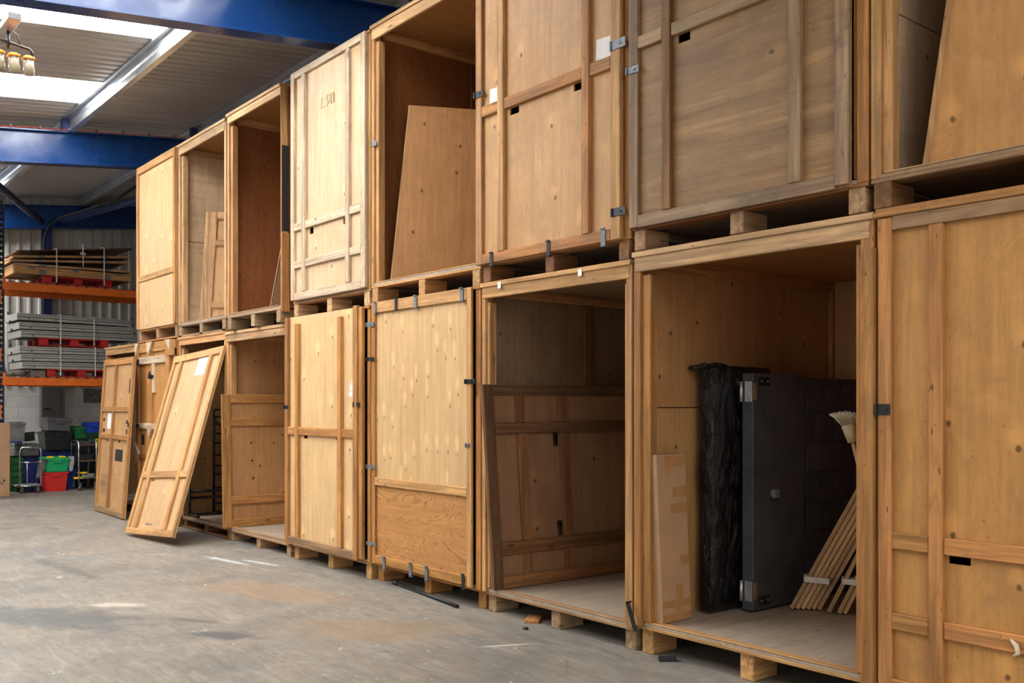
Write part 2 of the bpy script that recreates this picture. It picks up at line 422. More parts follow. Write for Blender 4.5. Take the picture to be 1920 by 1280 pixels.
struct(box('wall_near', (XN, YL-.1, 0), (XN+.2, YR+.1, 6.1), CLADM, None, 0))

# rafters, purlins, bracing
def ibeam_slope(name, x, y0, y1, h, wd, tf, tw, mat):
    bm = bmesh.new()
    def slab(xa, xb, o0, o1):
        vs = []
        for yy in (y0, y1):
            for xx in (xa, xb):
                for oo in (o0, o1): vs.append(bm.verts.new((xx, yy, beamz(yy)+oo)))
        a = vs
        for f in ((0, 1, 3, 2), (4, 6, 7, 5), (0, 4, 5, 1), (2, 3, 7, 6), (0, 2, 6, 4), (1, 5, 7, 3)): bm.faces.new([a[i] for i in f])
    slab(x-wd/2, x+wd/2, 0, tf); slab(x-wd/2, x+wd/2, h-tf, h); slab(x-tw/2, x+tw/2, tf, h-tf)
    return struct(from_bm(name, bm, mat))
for i, X in enumerate((-20.02, -13.98, -8.03, -2.1, 3.9)):
    ibeam_slope('roof_beam', X, YL, YR, .45, .19, .016, .012, BLUE)
def purlin(y):
    z = beamz(y)+.45; h = .19
    prof = [(0, .002), (.07, .002), (.07, .022), (.066, .022), (.066, .006), (.004, .006), (.004, h*.40), (.016, h*.5), (.004, h*.6), (.004, h-.004), (-.06, h-.004), (-.06, h-.02), (-.064, h-.02), (-.064, h), (0, h), (0, h*.62), (.012, h*.5), (0, h*.38)]
    bm = bmesh.new()
    A = [bm.verts.new((XE, y+a, z+b)) for a, b in prof]; B = [bm.verts.new((XN, y+a, z+b)) for a, b in prof]
    for i in range(len(prof)): j = (i+1) % len(prof); bm.faces.new((A[i], A[j], B[j], B[i]))
    o = struct(from_bm('roof_purlin', bm, GALV))
    for X in (-13.98, -8.03):
        box('cleat', (X-.004, y-.09, z-.001), (X+.10, y-.005, z+.17), BLUED, o, .004)
    return o
for i in range(-5, 3): purlin(PURL+1.78*i)
# dark blue column and tubular roof bracing at the end wall
def isect(name, x, y, z0, z1, mat):
    bm = bmesh.new()
    bm_box(bm, (x-.08, y-.075, z0), (x-.066, y+.075, z1)); bm_box(bm, (x+.066, y-.075, z0), (x+.08, y+.075, z1)); bm_box(bm, (x-.066, y-.006, z0), (x+.066, y+.006, z1))
    return struct(from_bm(name, bm, mat))
isect('steel_column', -20.12, .44, 0, beamz(.44), BLUED)
def brace(a, b):
    o = tube('brace_tube', [a, b], .065, BLUED, None, 14); return struct(o)
brace((-19.95, .30, 5.04), (-14.05, -2.15, 4.86)); brace((-19.95, .62, 5.08), (-14.05, 2.05, 5.22))
tag(tube('power_cable', [(-16.9, 1.12, 5.30), (-17.6, 1.0, 5.18), (-18.6, .75, 5.11), (-19.4, .52, 5.07), (-19.85, .42, 4.98), (-19.98, .36, 4.75), (-20.0, .36, 4.45), (-20.0, .36, 3.0), (-20.0, .36, 2.0)], .024, flat('black_cable', (.015, .015, .017), .5), None, 8),
    'black cable arching over the brace tube and down the wall column', 'cable')
# red fire-alarm cable clipped along the middle rafter
yy = [-3.2+.1*i for i in range(0, 52)]
al = tube('alarm_cable', [(-13.875, q, beamz(q)+.462+.006*math.sin(q*9)) for q in yy], .006, flat('red_cable', (.55, .05, .03), .5), None, 6)
tag(al, 'thin red cable clipped along the top edge of the blue roof beam', 'cable')
for i in range(14):
    q = -2.9+.36*i
    o = box('cable_clip', (-13.895, q-.012, beamz(q)+.452), (-13.855, q+.012, beamz(q)+.49), STEEL, None, .003); o.parent = al; o.location -= al.location

# ------------------------------------------------------------------ storage crates
DEPTH = 2.13
def crate(label, x0, x1, z0, H, hb=.125, mats=None, open_front=True, posts=None, group=None, rec=0., seam=None, mid_batten=None,
          left='inner', right='inner', wood='orange', roof='roofply', floor='floor', block='dusty', head=None, deck='tan', inner=True, skid=False, wear=None):
    r = empty('storage_crate', (x0, 0, z0), label, 'crate', group)
    W = x1-x0
    # pallet base
    fx = [.015, W/2-.045, W-.105]
    for i, bx in enumerate(fx):
        for j, by in enumerate((rec, .95, DEPTH-.24)):
            board('block', (bx, by, 0), (bx+.09, by+.22, hb), block, r, .005)
    if skid:
        for bx in fx: board('skid', (bx-.01, rec*.5, 0), (bx+.1, DEPTH, .022), block, r)
        board('skid', (0, rec*.5-.0, .0), (W, rec*.5+.1, .02), block, r)
    board('deck_board', (0, rec*.5, hb), (W, rec*.5+.1, hb+.022), deck, r)
    board('deck_board', (0, 1.0, hb), (W, 1.1, hb+.022), deck, r); board('deck_board', (0, DEPTH-.1, hb), (W, DEPTH, hb+.022), deck, r)
    zf = hb+.042
    box('deck', (.012, .004+rec*.5, hb+.022), (W-.012, DEPTH-.012, zf), ply(floor), r, .002)
    if open_front: board('threshold', (.07, rec*.5, hb+.042), (W-.07, rec*.5+.055, hb+.05), deck, r, .002)
    # posts
    po = posts or (.06, .035, .06, .03)
    top = H-.022
    board('corner_post', (0, 0, hb+.022), (po[0], .075, top), wood, r); board('corner_post', (W-po[2], 0, hb+.022), (W, .075, top), wood, r)
    if po[1]: board('inner_post', (po[0], .02, zf+.008), (po[0]+po[1], .085, top-.12), wood, r)
    if po[3]: board('inner_post', (W-po[2]-po[3], .02, zf+.008), (W-po[2], .085, top-.12), wood, r)
    board('corner_post', (0, DEPTH-.06, hb+.022), (.06, DEPTH, top), wood, r); board('corner_post', (W-.06, DEPTH-.06, hb+.022), (W, DEPTH, top), wood, r)
    # sides, back, roof
    for sx, kind in ((.012, left), (W-.024, right)):
        if seam and sx < .1:
            box('side_sheet', (sx, .076, zf), (sx+.012, DEPTH-.06, seam-.003), ply(kind), r, .002); box('side_sheet', (sx, .076, seam+.003), (sx+.012, DEPTH-.06, top), ply(kind), r, .002)
        else: box('side_sheet', (sx, .076, zf), (sx+.012, DEPTH-.06, top), ply(kind), r, .001)
        inb = sx+.012 if sx < .1 else sx-.03
        board('top_batten', (inb, .09, top-.075), (inb+.03, DEPTH-.06, top), wood, r)
    if mid_batten: board('side_batten', (.024, mid_batten, zf), (.05, mid_batten+.075, top-.08), mats or 'orange', r)
    box('back_sheet', (.06, DEPTH-.03, zf), (W-.06, DEPTH-.018, top), ply(left), r, .001)
    box('roof_sheet', (-.004, -.012, top), (W+.004, DEPTH+.005, H), ply(roof), r, .002)
    if head: board('header', (po[0]*.25, -.006, head[0]-z0), (W-po[2]*.3, .02, head[1]-z0), head[2], r); board('roof_edge', (.0, -.018, top-.012), (W, -.0125, H-.002), head[2], r, .002)
    return r
def door(r, sh, boards, holes=(), clips=(), labels=(), sheets=None, y=-.004, th=.012):
    """front panel of a closed crate; every figure in hall coordinates"""
    X0, Z0 = r.location.x, r.location.z
    d = None
    for (a, b, c_, e, kind) in sheets:
        hs = [(h[0]-X0, h[1]-X0, h[2]-Z0, h[3]-Z0) for h in holes if a < h[0] < b and c_ < h[2] < e]
        if d is None:
            d = sheet('front_panel', a-X0, b-X0, c_-Z0, e-Z0, y, y-th, ply(kind), r, hs)
            off = d.location.copy()
        else:
            o = sheet('lower_sheet', a-X0, b-X0, c_-Z0, e-Z0, y, y-th, ply(kind), d, hs); o.location -= off
    F0 = y-th
    for bd in boards:
        n, a, b, c_, e, kind = bd[:6]; dp = bd[6] if len(bd) > 6 else .026
        o = board(n, (a-X0, F0-dp, c_-Z0), (b-X0, F0, e-Z0), kind, d); o.location -= off
    for cl_ in clips:
        a, b, c_, e, mt = cl_
        bm = bmesh.new(); w_, h_ = b-a, e-c_
        bm_box(bm, (-w_/2, -.004, -h_/2), (w_/2, 0, h_/2), .0015)
        if w_ > h_: bm_box(bm, (-w_/2, -.012, -h_/2), (-w_/2+.01, -.004, h_/2)); bm_box(bm, (w_*.1, -.009, -.006), (w_*.1+.012, -.004, .006))
        else: bm_box(bm, (-w_/2, -.014, h_/2-.008), (w_/2, .0, h_/2)); bm_box(bm, (-w_/2, -.004, -h_/2), (w_/2, .02, -h_/2+.004))
        o = from_bm('strap_clip', bm, mt, d, Vector(((a+b)/2-X0, F0-.0275, (c_+e)/2-Z0))-off)
        o['label'] = 'black steel clip' if mt is BLACKM else 'galvanised steel clip'
    for a, b, c_, e in labels:
        o = box('paper_label', (a-X0, F0-.002, c_-Z0), (b-X0, F0, e-Z0), PAPER, d, 0); o.location -= off; o.rotation_euler.y = .05; o['label'] = 'white paper sticker'
    return d
UP, LO = 'storage crates of the upper tier', 'storage crates of the lower tier'
def rail(n, xs_, z0, z1, kind): return [(n, a, b, z0, z1, kind) for a, b in xs_]

# column 0, nearest
r = crate('closed warm gold plywood crate of the lower tier at the right edge', -2.44, -.90, 0, 2.455, wood='orange', left='gold', open_front=False, group=LO)
door(r, None, [('stile', -2.414, -2.345, .16, 2.40, 'orange'), ('top_rail', -2.345, -.99, 2.34, 2.405, 'dusty'), ('top_cap', -2.438, -.92, 2.407, 2.43, 'orange', .03), ('batten', -2.164, -2.098, .16, 2.338, 'orange', .032), ('batten', -1.25, -1.184, .16, 2.338, 'orange', .032),
  ('stile', -.99, -.92, .16, 2.40, 'orange')]+rail('rail', [(-2.345, -2.166), (-2.096, -1.252), (-1.182, -.99)], .842, .918, 'orange')+rail('rail', [(-2.345, -2.166), (-2.096, -1.252), (-1.182, -.99)], .462, .540, 'orange')+[('bottom_rail', -2.345, -.99, .16, .23, 'orange')],
  holes=[(-2.085, -1.985, .803, .841), (-1.36, -1.26, .803, .841)], clips=[(-2.424, -2.35, 1.470, 1.522, BLACKM)], sheets=[(-2.43, -.915, .16, 2.42, 'gold')])
tw = [(-1.80, -.05, .52), (-1.775, -.055, .50), (-1.765, -.06, .47), (-1.79, -.055, .45)]
o = tube('rope_end', tw, [.006, .012, .01, .004], flat('frayed_rope', (.62, .52, .36), .9), None, 6); tag(o, 'short frayed rope end hanging on the front of the right edge crate', 'rope')
crate('open upper crate at the right edge holding a big leaning board', -2.475, -.90, 2.458, 2.39, wood='tan', left='innerpale', posts=(.05, .05, .06, .03), seam=1.0, group=UP, block='brown', head=(4.70, 4.80, 'tan'), floor='deckply', deck='dusty')

# column 1
crate('open lower crate with the black wrapped slab and the bundled slats inside', -4.045, -2.455, 0, 2.448, hb=.15, posts=(.055, .065, .075, .035), wood='orange', left='inner', seam=1.50, group=LO, head=(2.325, 2.425, 'pale'), rec=.06, block='tan', deck='tan')
o = board('loose_post', (-2.447, -.055, 0), (-2.395+.0, -.008, 2.27), 'orange', None, .006); o.location.x -= .035; tag(o, 'loose upright timber post standing between the slat crate and the right edge crate', 'timber')
r = crate('closed dark brown weathered upper crate with diagonal water marks', -4.055, -2.49, 2.455, 2.40, wood='orange', left='old', open_front=False, group=UP, block='dusty', deck='brown')
door(r, None, [('stile', -4.048, -3.975, 2.59, 4.80, 'grey'), ('stile', -2.647, -2.572, 2.60, 4.80, 'grey'), ('batten', -3.778, -3.712, 2.66, 4.74, 'brown', .032), ('batten', -2.91, -2.84, 2.66, 4.74, 'grey', .032), ('bottom_rail', -3.975, -2.647, 2.585, 2.66, 'grey'), ('top_rail', -3.975, -2.647, 4.735, 4.80, 'grey')]
  + rail('rail', [(-3.975, -3.78), (-3.71, -2.912)], 3.665, 3.738, 'grey')+rail('rail', [(-2.838, -2.647)], 3.68, 3.75, 'grey'),
  holes=[(-3.678, -3.585, 3.612, 3.664)], clips=[(-4.062, -3.96, 3.525, 3.568, STEEL)], sheets=[(-4.045, -2.572, 2.59, 4.80, 'old')])

# column 2
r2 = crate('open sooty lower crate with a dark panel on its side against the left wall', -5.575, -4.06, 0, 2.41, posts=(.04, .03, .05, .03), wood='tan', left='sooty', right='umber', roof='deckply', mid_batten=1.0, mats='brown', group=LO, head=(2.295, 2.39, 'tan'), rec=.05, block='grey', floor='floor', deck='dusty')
r = crate('closed upper crate with two white stickers and handle slots', -5.575, -4.068, 2.413, 2.39, wood='orange', left='tan', open_front=False, group=UP, block='brown', deck='tan')
door(r, None, [('stile', -5.597, -5.525, 2.54, 4.78, 'tan'), ('stile', -4.205, -4.122, 2.54, 4.78, 'tan'), ('batten', -5.335, -5.266, 2.61, 4.72, 'tan', .032), ('batten', -4.462, -4.392, 2.61, 4.72, 'orange', .032), ('bottom_rail', -5.525, -4.205, 2.54, 2.612, 'orange'), ('top_rail', -5.525, -4.205, 4.71, 4.78, 'orange')]
  + rail('rail', [(-5.525, -5.337), (-5.264, -4.464), (-4.39, -4.205)], 3.612, 3.69, 'orange'),
  holes=[(-5.225, -5.125, 3.56, 3.611), (-4.565, -4.466, 3.56, 3.611)],
  clips=[(-5.605, -5.5, 3.765, 3.812, BLACKM), (-4.20, -4.07, 3.712, 3.772, STEEL), (-4.19, -4.07, 2.682, 2.733, BLACKM), (-5.42, -5.385, 2.51, 2.615, BLACKM), (-4.80, -4.765, 2.51, 2.617, BLACKM), (-4.283, -4.243, 2.51, 2.625, STEEL)],
  labels=[(-5.455, -5.345, 3.695, 3.80), (-4.352, -4.215, 3.70, 3.83)], sheets=[(-5.59, -4.125, 2.54, 4.78, 'tan')])
for x in (-5.36, -4.52):
    o = box('paper_tag', (x, -.021, 2.352), (x+.035, -.0185, 2.398), PAPER, r2, 0); o.location -= r2.location; o['label'] = 'small white paper tag'

# column 3
r = crate('closed lower crate of pale knotty plywood above a dark grained fir sheet', -7.15, -5.59, 0, 2.395, posts=(.06, 0, .06, 0), wood='orange', left='tan', open_front=False, group=LO, block='orange', rec=.06, deck='orange')
door(r, None, [('stile', -7.088, -7.03, .16, 2.39, 'orange', .02), ('stile', -5.714, -5.655, .16, 2.39, 'tan', .022), ('top_rail', -7.03, -5.714, 2.298, 2.39, 'tan', .022), ('middle_rail', -7.03, -5.714, .832, .90, 'tan', .022), ('bottom_rail', -7.03, -5.714, .168, .24, 'orange', .022)],
  clips=[(-7.028, -6.995, 2.29, 2.392, STEEL), (-6.70, -6.665, 2.295, 2.395, BLACKM), (-6.41, -6.37, 2.29, 2.395, STEEL), (-5.785, -5.745, 2.29, 2.395, STEEL),
   (-7.15, -7.03, 2.185, 2.225, STEEL), (-7.145, -7.03, 1.89, 1.925, BLACKM), (-7.145, -7.01, .968, 1.004, STEEL), (-7.14, -7.0, .315, .342, STEEL),
   (-6.89, -6.85, .13, .245, STEEL), (-6.485, -6.445, .13, .248, STEEL), (-6.258, -6.215, .13, .25, STEEL), (-5.765, -5.73, .13, .255, BLACKM), (-5.72, -5.598, 1.672, 1.708, BLACKM), (-5.712, -5.67, 1.2, 1.232, STEEL)],
  sheets=[(-7.06, -5.69, .85, 2.385, 'yellow'), (-7.06, -5.69, .16, .847, 'fir')])
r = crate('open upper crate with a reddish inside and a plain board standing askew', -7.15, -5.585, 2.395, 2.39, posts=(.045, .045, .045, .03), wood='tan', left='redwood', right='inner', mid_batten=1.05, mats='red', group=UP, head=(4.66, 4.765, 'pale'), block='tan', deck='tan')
for a, b, c_, e, mt in ((-7.135, -7.06, 3.74, 3.785, STEEL),):
    o = box('strap_clip', (a-r.location.x, -.006, c_-r.location.z), (b-r.location.x, -.0005, e-r.location.z), mt, r, .002); o['label'] = 'galvanised steel clip'
o = box('strap_clip', (1.45, .30, 1.29), (1.53, .306, 1.34), BLACKM, r, .002); o['label'] = 'black steel clip'

# column 4
r = crate('closed lower crate with a white paint patch and a cross batten at mid height', -8.66, -7.165, 0, 2.375, wood='orange', left='tan', open_front=False, group=LO, block='tan', rec=.02, deck='tan', posts=(.05, 0, .05, 0))
d = door(r, None, [('stile', -8.70, -8.635, .16, 2.37, 'orange', .03), ('stile', -7.36, -7.285, .16, 2.385, 'orange', .032), ('batten', -8.483, -8.415, .225, 2.30, 'orange', .032), ('batten', -7.641, -7.572, .235, 2.31, 'orange', .032), ('bottom_rail', -8.635, -7.362, .155, .232, 'dusty')]
  + rail('rail', [(-8.635, -8.485), (-8.413, -7.643), (-7.57, -7.362)], 1.225, 1.302, 'orange'),
  holes=[(-8.35, -8.27, 1.195, 1.224), (-7.715, -7.646, 1.195, 1.224)], clips=[(-8.712, -8.62, 1.475, 1.513, BLACKM), (-7.345, -7.25, 1.495, 1.542, BLACKM)], sheets=[(-8.69, -7.285, .16, 2.372, 'tan2')], y=-.02)
m = NT('white_paint_patch'); v = m.coords(); m.col(m.mix(m.step(m.noise(v, 9, 4), .35, .6), (.55, .40, .26), (.80, .78, .76)))
o = box('paint_patch', (-7.49, -.0335, 1.59), (-7.375, -.032, 1.735), m.m, d, 0); o.location -= d.location+r.location; o['label'] = 'white paint patch'
o = board('outer_strip', (-7.285, -.05, .17), (-7.225, -.014, 2.37), 'orange', d, .006); o.location -= d.location+r.location
r = crate('closed pale birch upper crate with two cross battens low down and pencil marks', -8.635, -7.165, 2.378, 2.385, wood='tan', left='birch', open_front=False, group=UP, block='pale', deck='pale', posts=(.05, 0, .05, 0))
d = door(r, None, [('stile', -8.61, -8.54, 2.535, 4.755, 'white'), ('stile', -7.266, -7.19, 2.535, 4.755, 'white'), ('top_rail', -8.54, -7.266, 4.69, 4.757, 'white'), ('batten', -8.374, -8.305, 2.605, 4.688, 'white', .032), ('batten', -7.524, -7.46, 2.605, 4.688, 'white', .032), ('bottom_rail', -8.54, -7.266, 2.53, 2.603, 'white')]
  + rail('rail', [(-8.54, -8.376), (-8.303, -7.526), (-7.458, -7.266)], 3.205, 3.28, 'white')+rail('rail', [(-8.54, -8.376), (-8.303, -7.526), (-7.458, -7.266)], 2.84, 2.91, 'white'),
  holes=[(-8.26, -8.18, 3.14, 3.204), (-7.61, -7.54, 3.14, 3.204)], sheets=[(-8.60, -7.195, 2.535, 4.75, 'birch')])
# pencil scribble  1 - SU8
def stroke(pts): return [(-8.02+a*.055, -.0185, 4.28+b*.10) for a, b in pts]
pencil = [stroke(p) for p in ([(0, 0), (.25, 1)], [(.9, 0), (.95, .12)], [(2.5, 1), (2.0, .85), (2.1, .55), (2.5, .45), (2.4, .1), (1.9, 0)], [(3.0, 1), (3.05, .15), (3.5, .1), (3.6, 1)], [(4.3, .5), (4.0, .75), (4.35, 1), (4.6, .75), (4.2, .45), (4.1, .15), (4.5, 0), (4.7, .3), (4.3, .5)])]
o = tubes('pencil_mark', pencil, .0022, flat('pencil', (.16, .11, .08), .8), d, 4); o.location = -(d.location+r.location)

# column 5
crate('open lower crate with a framed panel lying on its side in the doorway', -10.29, -8.735, 0, 2.33, posts=(.05, .04, .05, .02), wood='tan', left='inner', group=LO, head=(2.215, 2.31, 'pale'), block='dusty', deck='dusty', rec=.03, hb=.105)
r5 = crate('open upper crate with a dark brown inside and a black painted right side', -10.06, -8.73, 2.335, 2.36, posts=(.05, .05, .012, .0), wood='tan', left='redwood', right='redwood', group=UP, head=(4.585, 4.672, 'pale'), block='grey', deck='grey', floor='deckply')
r5.location.y = -.085
o = box('side_patch', (1.3302, .01, .9), (1.332, .085, 1.75), SMUDGE, r5, 0); o['label'] = 'black painted patch'
board('side_post', (1.33, .0, .1), (1.355, .085, .88), 'orange', r5)
# column 6
crate('open lower crate with the black metal frames inside', -11.765, -10.30, 0, 2.35, posts=(.05, .05, .05, .03), wood='tan', left='inner', group=LO, head=(2.245, 2.335, 'tan'), block='brown', deck='brown', skid=True, rec=.06, hb=.10)
crate('open upper crate with a small framed panel leaning inside, left of the dark brown one', -11.782, -10.30, 2.352, 2.38, posts=(.06, .05, .05, .02), wood='pale', left='innerpale', seam=1.2, group=UP, head=(4.60, 4.715, 'pale'), block='grey', deck='grey', skid=True)
# column 7
r = crate('closed lower crate with light hinge straps and a padlock', -13.27, -11.78, 0, 2.375, wood='orange', left='gold', open_front=False, group=LO, block='brown', deck='brown')
d = door(r, None, [('stile', -13.247, -13.165, .17, 2.33, 'orange'), ('top_rail', -13.165, -11.87, 2.21, 2.335, 'orange'), ('stile', -11.87, -11.79, .17, 2.33, 'orange'), ('batten', -12.70, -12.63, .2, 2.20, 'orange', .02), ('hinge_strap', -13.165, -12.06, 2.055, 2.15, 'white', .03), ('hasp_strip', -12.617, -12.54, 1.67, 2.053, 'white', .03), ('hinge_strap', -13.165, -12.06, 1.195, 1.27, 'white', .03),
   ('rail', -13.165, -12.06, .80, .87, 'orange', .024), ('door_frame_post', -12.055, -11.94, .17, 2.15, 'orange', .05), ('door_frame_head', -12.055, -11.79, 2.13, 2.225, 'orange', .052), ('bottom_rail', -13.165, -12.06, .17, .24, 'orange')],
   holes=[(-12.9, -12.82, .74, .798)], sheets=[(-13.24, -11.795, .17, 2.33, 'gold')])
off = d.location+r.location
for nm, poly in (('gusset', [(-13.22, 2.335), (-13.10, 2.335), (-13.20, 2.15)]), ('gusset', [(-12.76, 2.335), (-12.53, 2.335), (-12.70, 2.16)]), ('gusset', [(-12.06, 2.335), (-11.88, 2.335), (-11.90, 2.20)]), ('gusset', [(-12.73, 1.20), (-12.57, 1.20), (-12.65, 1.08)]), ('gusset', [(-13.24, 1.0), (-13.08, .86), (-13.22, .72)])):
    o = prism(nm, poly, -.075, -.044, timber('white', 2), d); o.location -= off; o['label'] = 'pale triangular corner piece'
for nm, a, b, c_, e in (('hinge', -13.22, -13.12, 2.06, 2.13), ('hinge', -13.225, -13.13, 1.205, 1.255), ('tape_patch', -13.12, -12.99, .98, 1.12), ('latch', -13.245, -13.2, 1.42, 1.48)):
    o = box(nm, (a, -.056 if nm == 'hinge' else -.018, c_), (b, -.046 if nm == 'hinge' else -.0162, e), BLACKM if nm != 'tape_patch' else SMUDGE, d, .002); o.location -= off
bm = bmesh.new(); bm_box(bm, (-.055, -.03, -.03), (.0, 0, .035), .005); bm_box(bm, (.005, -.012, -.02), (.09, 0, .02), .004); bm_tube(bm, [(-.045, -.015, .03), (-.045, -.015, .06), (-.01, -.015, .06), (-.01, -.015, .03)], .006, 6); bm_tube(bm, [(.03, -.02, -.015), (.03, -.03, .02), (.07, -.03, .02)], .006, 6)
o = from_bm('padlock', bm, BLACKM, d, Vector((-12.63, -.047, 1.885))-off); o['label'] = 'black padlock on a hasp'
r = crate('closed leftmost upper crate of blotchy pale plywood with one thin cross rail', -13.29, -11.795, 2.378, 2.36, wood='orange', left='tan2', open_front=False, group=UP, block='dusty', deck='orange')
door(r, None, [('stile', -13.268, -13.20, 2.535, 4.72, 'tan', .022), ('stile', -11.87, -11.80, 2.535, 4.72, 'orange', .022), ('top_rail', -13.2, -11.87, 4.625, 4.722, 'tan', .022), ('rail', -13.2, -11.87, 3.17, 3.245, 'tan', .014)], sheets=[(-13.26, -11.805, 2.53, 4.72, 'tan2')])
# column 8
crate('open lower crate at the far left end, mostly hidden by a leaning panel', -14.78, -13.30, 0, 2.36, posts=(.06, .04, .06, .03), wood='orange', left='umber', group=LO, head=(2.24, 2.34, 'tan'), block='brown')

# ------------------------------------------------------------------ loose panels
def panel(label, BL, TL, e, W, th, kind, feats=(), holes=(), extra=None, group=None, name='crate_panel', cat='panel', flip=1, ph=None):
    """a framed panel in its own frame: x along its bottom edge, z up its face, front face towards -y"""
    e = Vector(e).normalized(); BL = Vector(BL); q = Vector(TL)-BL
    k = q.dot(e); up = q-e*k; h = up.length; up.normalize(); n = up.cross(e)
    s_ = k/h
    o0 = empty(name, BL, label, cat, group)
    o0.matrix_world = Matrix(((e.x, n.x, up.x, BL.x), (e.y, n.y, up.y, BL.y), (e.z, n.z, up.z, BL.z), (0, 0, 0, 1)))
    sheet('ply_sheet', 0, W, 0, h, th, 0, ply(kind), o0, holes, s_)
    for f in feats:
        nm, a, b, c_, d_, kd = f[:6]; dp = f[6] if len(f) > 6 else .024
        if a < 0: a = W+a
        if b <= 0: b = W+b
        if c_ < 0: c_ = h+c_
        if d_ <= 0: d_ = h+d_
        if isinstance(kd, str): board(nm, (a, -dp, c_), (b, 0, d_), kd, o0, .004, s_)
        else: box(nm, (a, -dp, c_), (b, 0, d_), kd, o0, 0, s_)
    return o0
# A: far left
panel('upright panel with a paper label and black tape patches, leaning at the far left crate', (-14.335, -.267, .012), (-14.33, -.13, 2.155), (1, -.022, 0), 1.43, .012, 'tan',
  [('stile', 0, .07, 0, 0, 'orange'), ('stile', -.07, 0, 0, 0, 'orange'), ('top_rail', .07, -.07, -.09, 0, 'orange'), ('bottom_rail', .07, -.07, 0, .08, 'dusty'), ('batten', .60, .67, .08, -.09, 'orange', .03),
   ('rail', .07, .60, 1.41, 1.48, 'orange'), ('rail', .67, -.07, 1.41, 1.48, 'orange'), ('rail', .07, .60, 1.03, 1.10, 'orange'), ('rail', .67, -.07, 1.03, 1.10, 'orange'),
   ('paper_label', .31, .55, 1.17, 1.385, PAPER, .002), ('tape_patch', 1.24, 1.31, 1.66, 1.85, SMUDGE, .002), ('tape_patch', .10, .17, 1.27, 1.32, SMUDGE, .002), ('tape_patch', 1.20, 1.30, 1.25, 1.30, SMUDGE, .002), ('tape_patch', .11, .21, 1.12, 1.17, SMUDGE, .002), ('tape_patch', 1.22, 1.32, 1.115, 1.175, SMUDGE, .002),
   ('tape_patch', .80, 1.14, .74, .90, SMUDGE, .002), ('patch_board', .18, .5, .28, .53, 'dusty', .003), ('latch', -.06, -.01, 1.21, 1.27, BLACKM, .03)],
  holes=[(.33, .41, .99, 1.029), (.9, .99, .99, 1.029)])
# B: centre, strongly tilted
panel('pale orange panel tilted far out from the row, white paper at its top', (-11.417, -.735, .02), (-11.59, -.093, 2.094), (1.294, .091, .08), 1.30, .012, 'tan2',
  [('stile', 0, .055, 0, 0, 'tan'), ('stile', -.055, 0, 0, 0, 'tan'), ('top_rail', .055, -.055, -.085, 0, 'tan'), ('bottom_rail', .055, -.055, 0, .075, 'tan'), ('batten', .20, .27, .075, -.085, 'tan', .03), ('batten', .99, 1.06, .075, -.085, 'tan', .03),
   ('rail', .055, .20, .66, .74, 'tan'), ('rail', .27, .99, .66, .74, 'tan'), ('rail', 1.06, -.055, .66, .74, 'tan'), ('paper_sheet', .68, .93, 1.88, 2.11, PAPER, .003)],
  holes=[(.46, .64, .115, .135), (.90, .985, .625, .659), (.28, .38, .625, .659)])
# C: dark, on its side inside the sooty crate
panel('dark dirty panel on its side inside the sooty open crate', (-5.445, .0, .172), (-5.445, -.105, 1.665), (.035, 1, 0), 1.95, .012, 'umber',
  [('stile', 0, .09, 0, 0, 'dark'), ('stile', -.09, 0, 0, 0, 'brown'), ('top_rail', .09, -.09, -.075, 0, 'dark'), ('bottom_rail', .09, -.09, 0, .09, 'brown'), ('rail', .09, -.09, 1.135, 1.215, 'dark', .03), ('rail', .09, -.09, .25, .34, 'brown', .03),
   ('batten', .29, .37, .09, .25, 'brown'), ('batten', .29, .37, .34, 1.135, 'brown'), ('batten', .29, .37, 1.215, -.075, 'brown'), ('batten', .70, .78, .09, .25, 'brown'), ('batten', .70, .78, .34, 1.135, 'brown'), ('batten', .70, .78, 1.215, -.075, 'brown'), ('batten', 1.5, 1.58, .34, 1.135, 'brown')],
  holes=[(.64, .70, 1.03, 1.134), (.64, .70, .345, .46)])
# D: on its side in the doorway of column 5
panel('brown framed panel on its side with three drilled holes, beside the tilted panel', (-10.20, -.075, .15), (-10.20, -.095, 1.632), (.03, 1, 0), 1.95, .012, 'inner',
  [('stile', 0, .10, 0, 0, 'orange'), ('stile', -.10, 0, 0, 0, 'orange'), ('top_rail', .10, -.10, -.095, 0, 'orange'), ('bottom_rail', .10, -.10, 0, .09, 'orange'), ('rail', .10, -.10, 1.13, 1.215, 'orange'), ('rail', .10, -.10, .255, .345, 'orange')],
  holes=[(.33, .352, .925, .947), (.34, .362, .725, .747), (.347, .369, .525, .547)])
# upper crates
panel('plain raked plywood board standing askew in the reddish upper crate', (-7.045, .125, 2.565), (-6.885, .215, 4.085), (.455, .89, 0), 1.75, .018, 'inner', [('edge_lipping', 0, .008, 0, 0, 'pale', .001)], name='plywood_board', cat='board')
panel('small framed panel leaning inside an open crate of the upper tier', (-11.40, .12, 2.522), (-11.17, .12, 3.835), (.407, .914, 0), 1.3, .012, 'tan2',
  [('stile', 0, .13, 0, 0, 'pale'), ('top_rail', .13, -.1, -.085, 0, 'pale'), ('stile', -.1, 0, 0, 0, 'pale'), ('rail', .13, -.1, .93, 1.0, 'pale'), ('rail', .13, -.1, .18, .25, 'pale'), ('bottom_rail', .13, -.1, 0, .06, 'pale')])
panel('thin grey board propped against the right side of the dark brown upper crate', (-9.385, .10, 2.505), (-9.02, .12, 3.45), (.05, 1, 0), 1.1, .015, 'deckply', [('edge_lipping', 0, .012, 0, 0, 'dusty', .002)], name='plywood_board', cat='board')
panel('big stained board leaning in the upper crate at the right edge', (-2.262, .085, 2.632), (-1.99, .13, 4.55), (.88, .47, 0), 1.05, .012, 'gold', [('edge_batten', 0, .028, 0, 0, 'tan', .022)], name='plywood_board', cat='board')

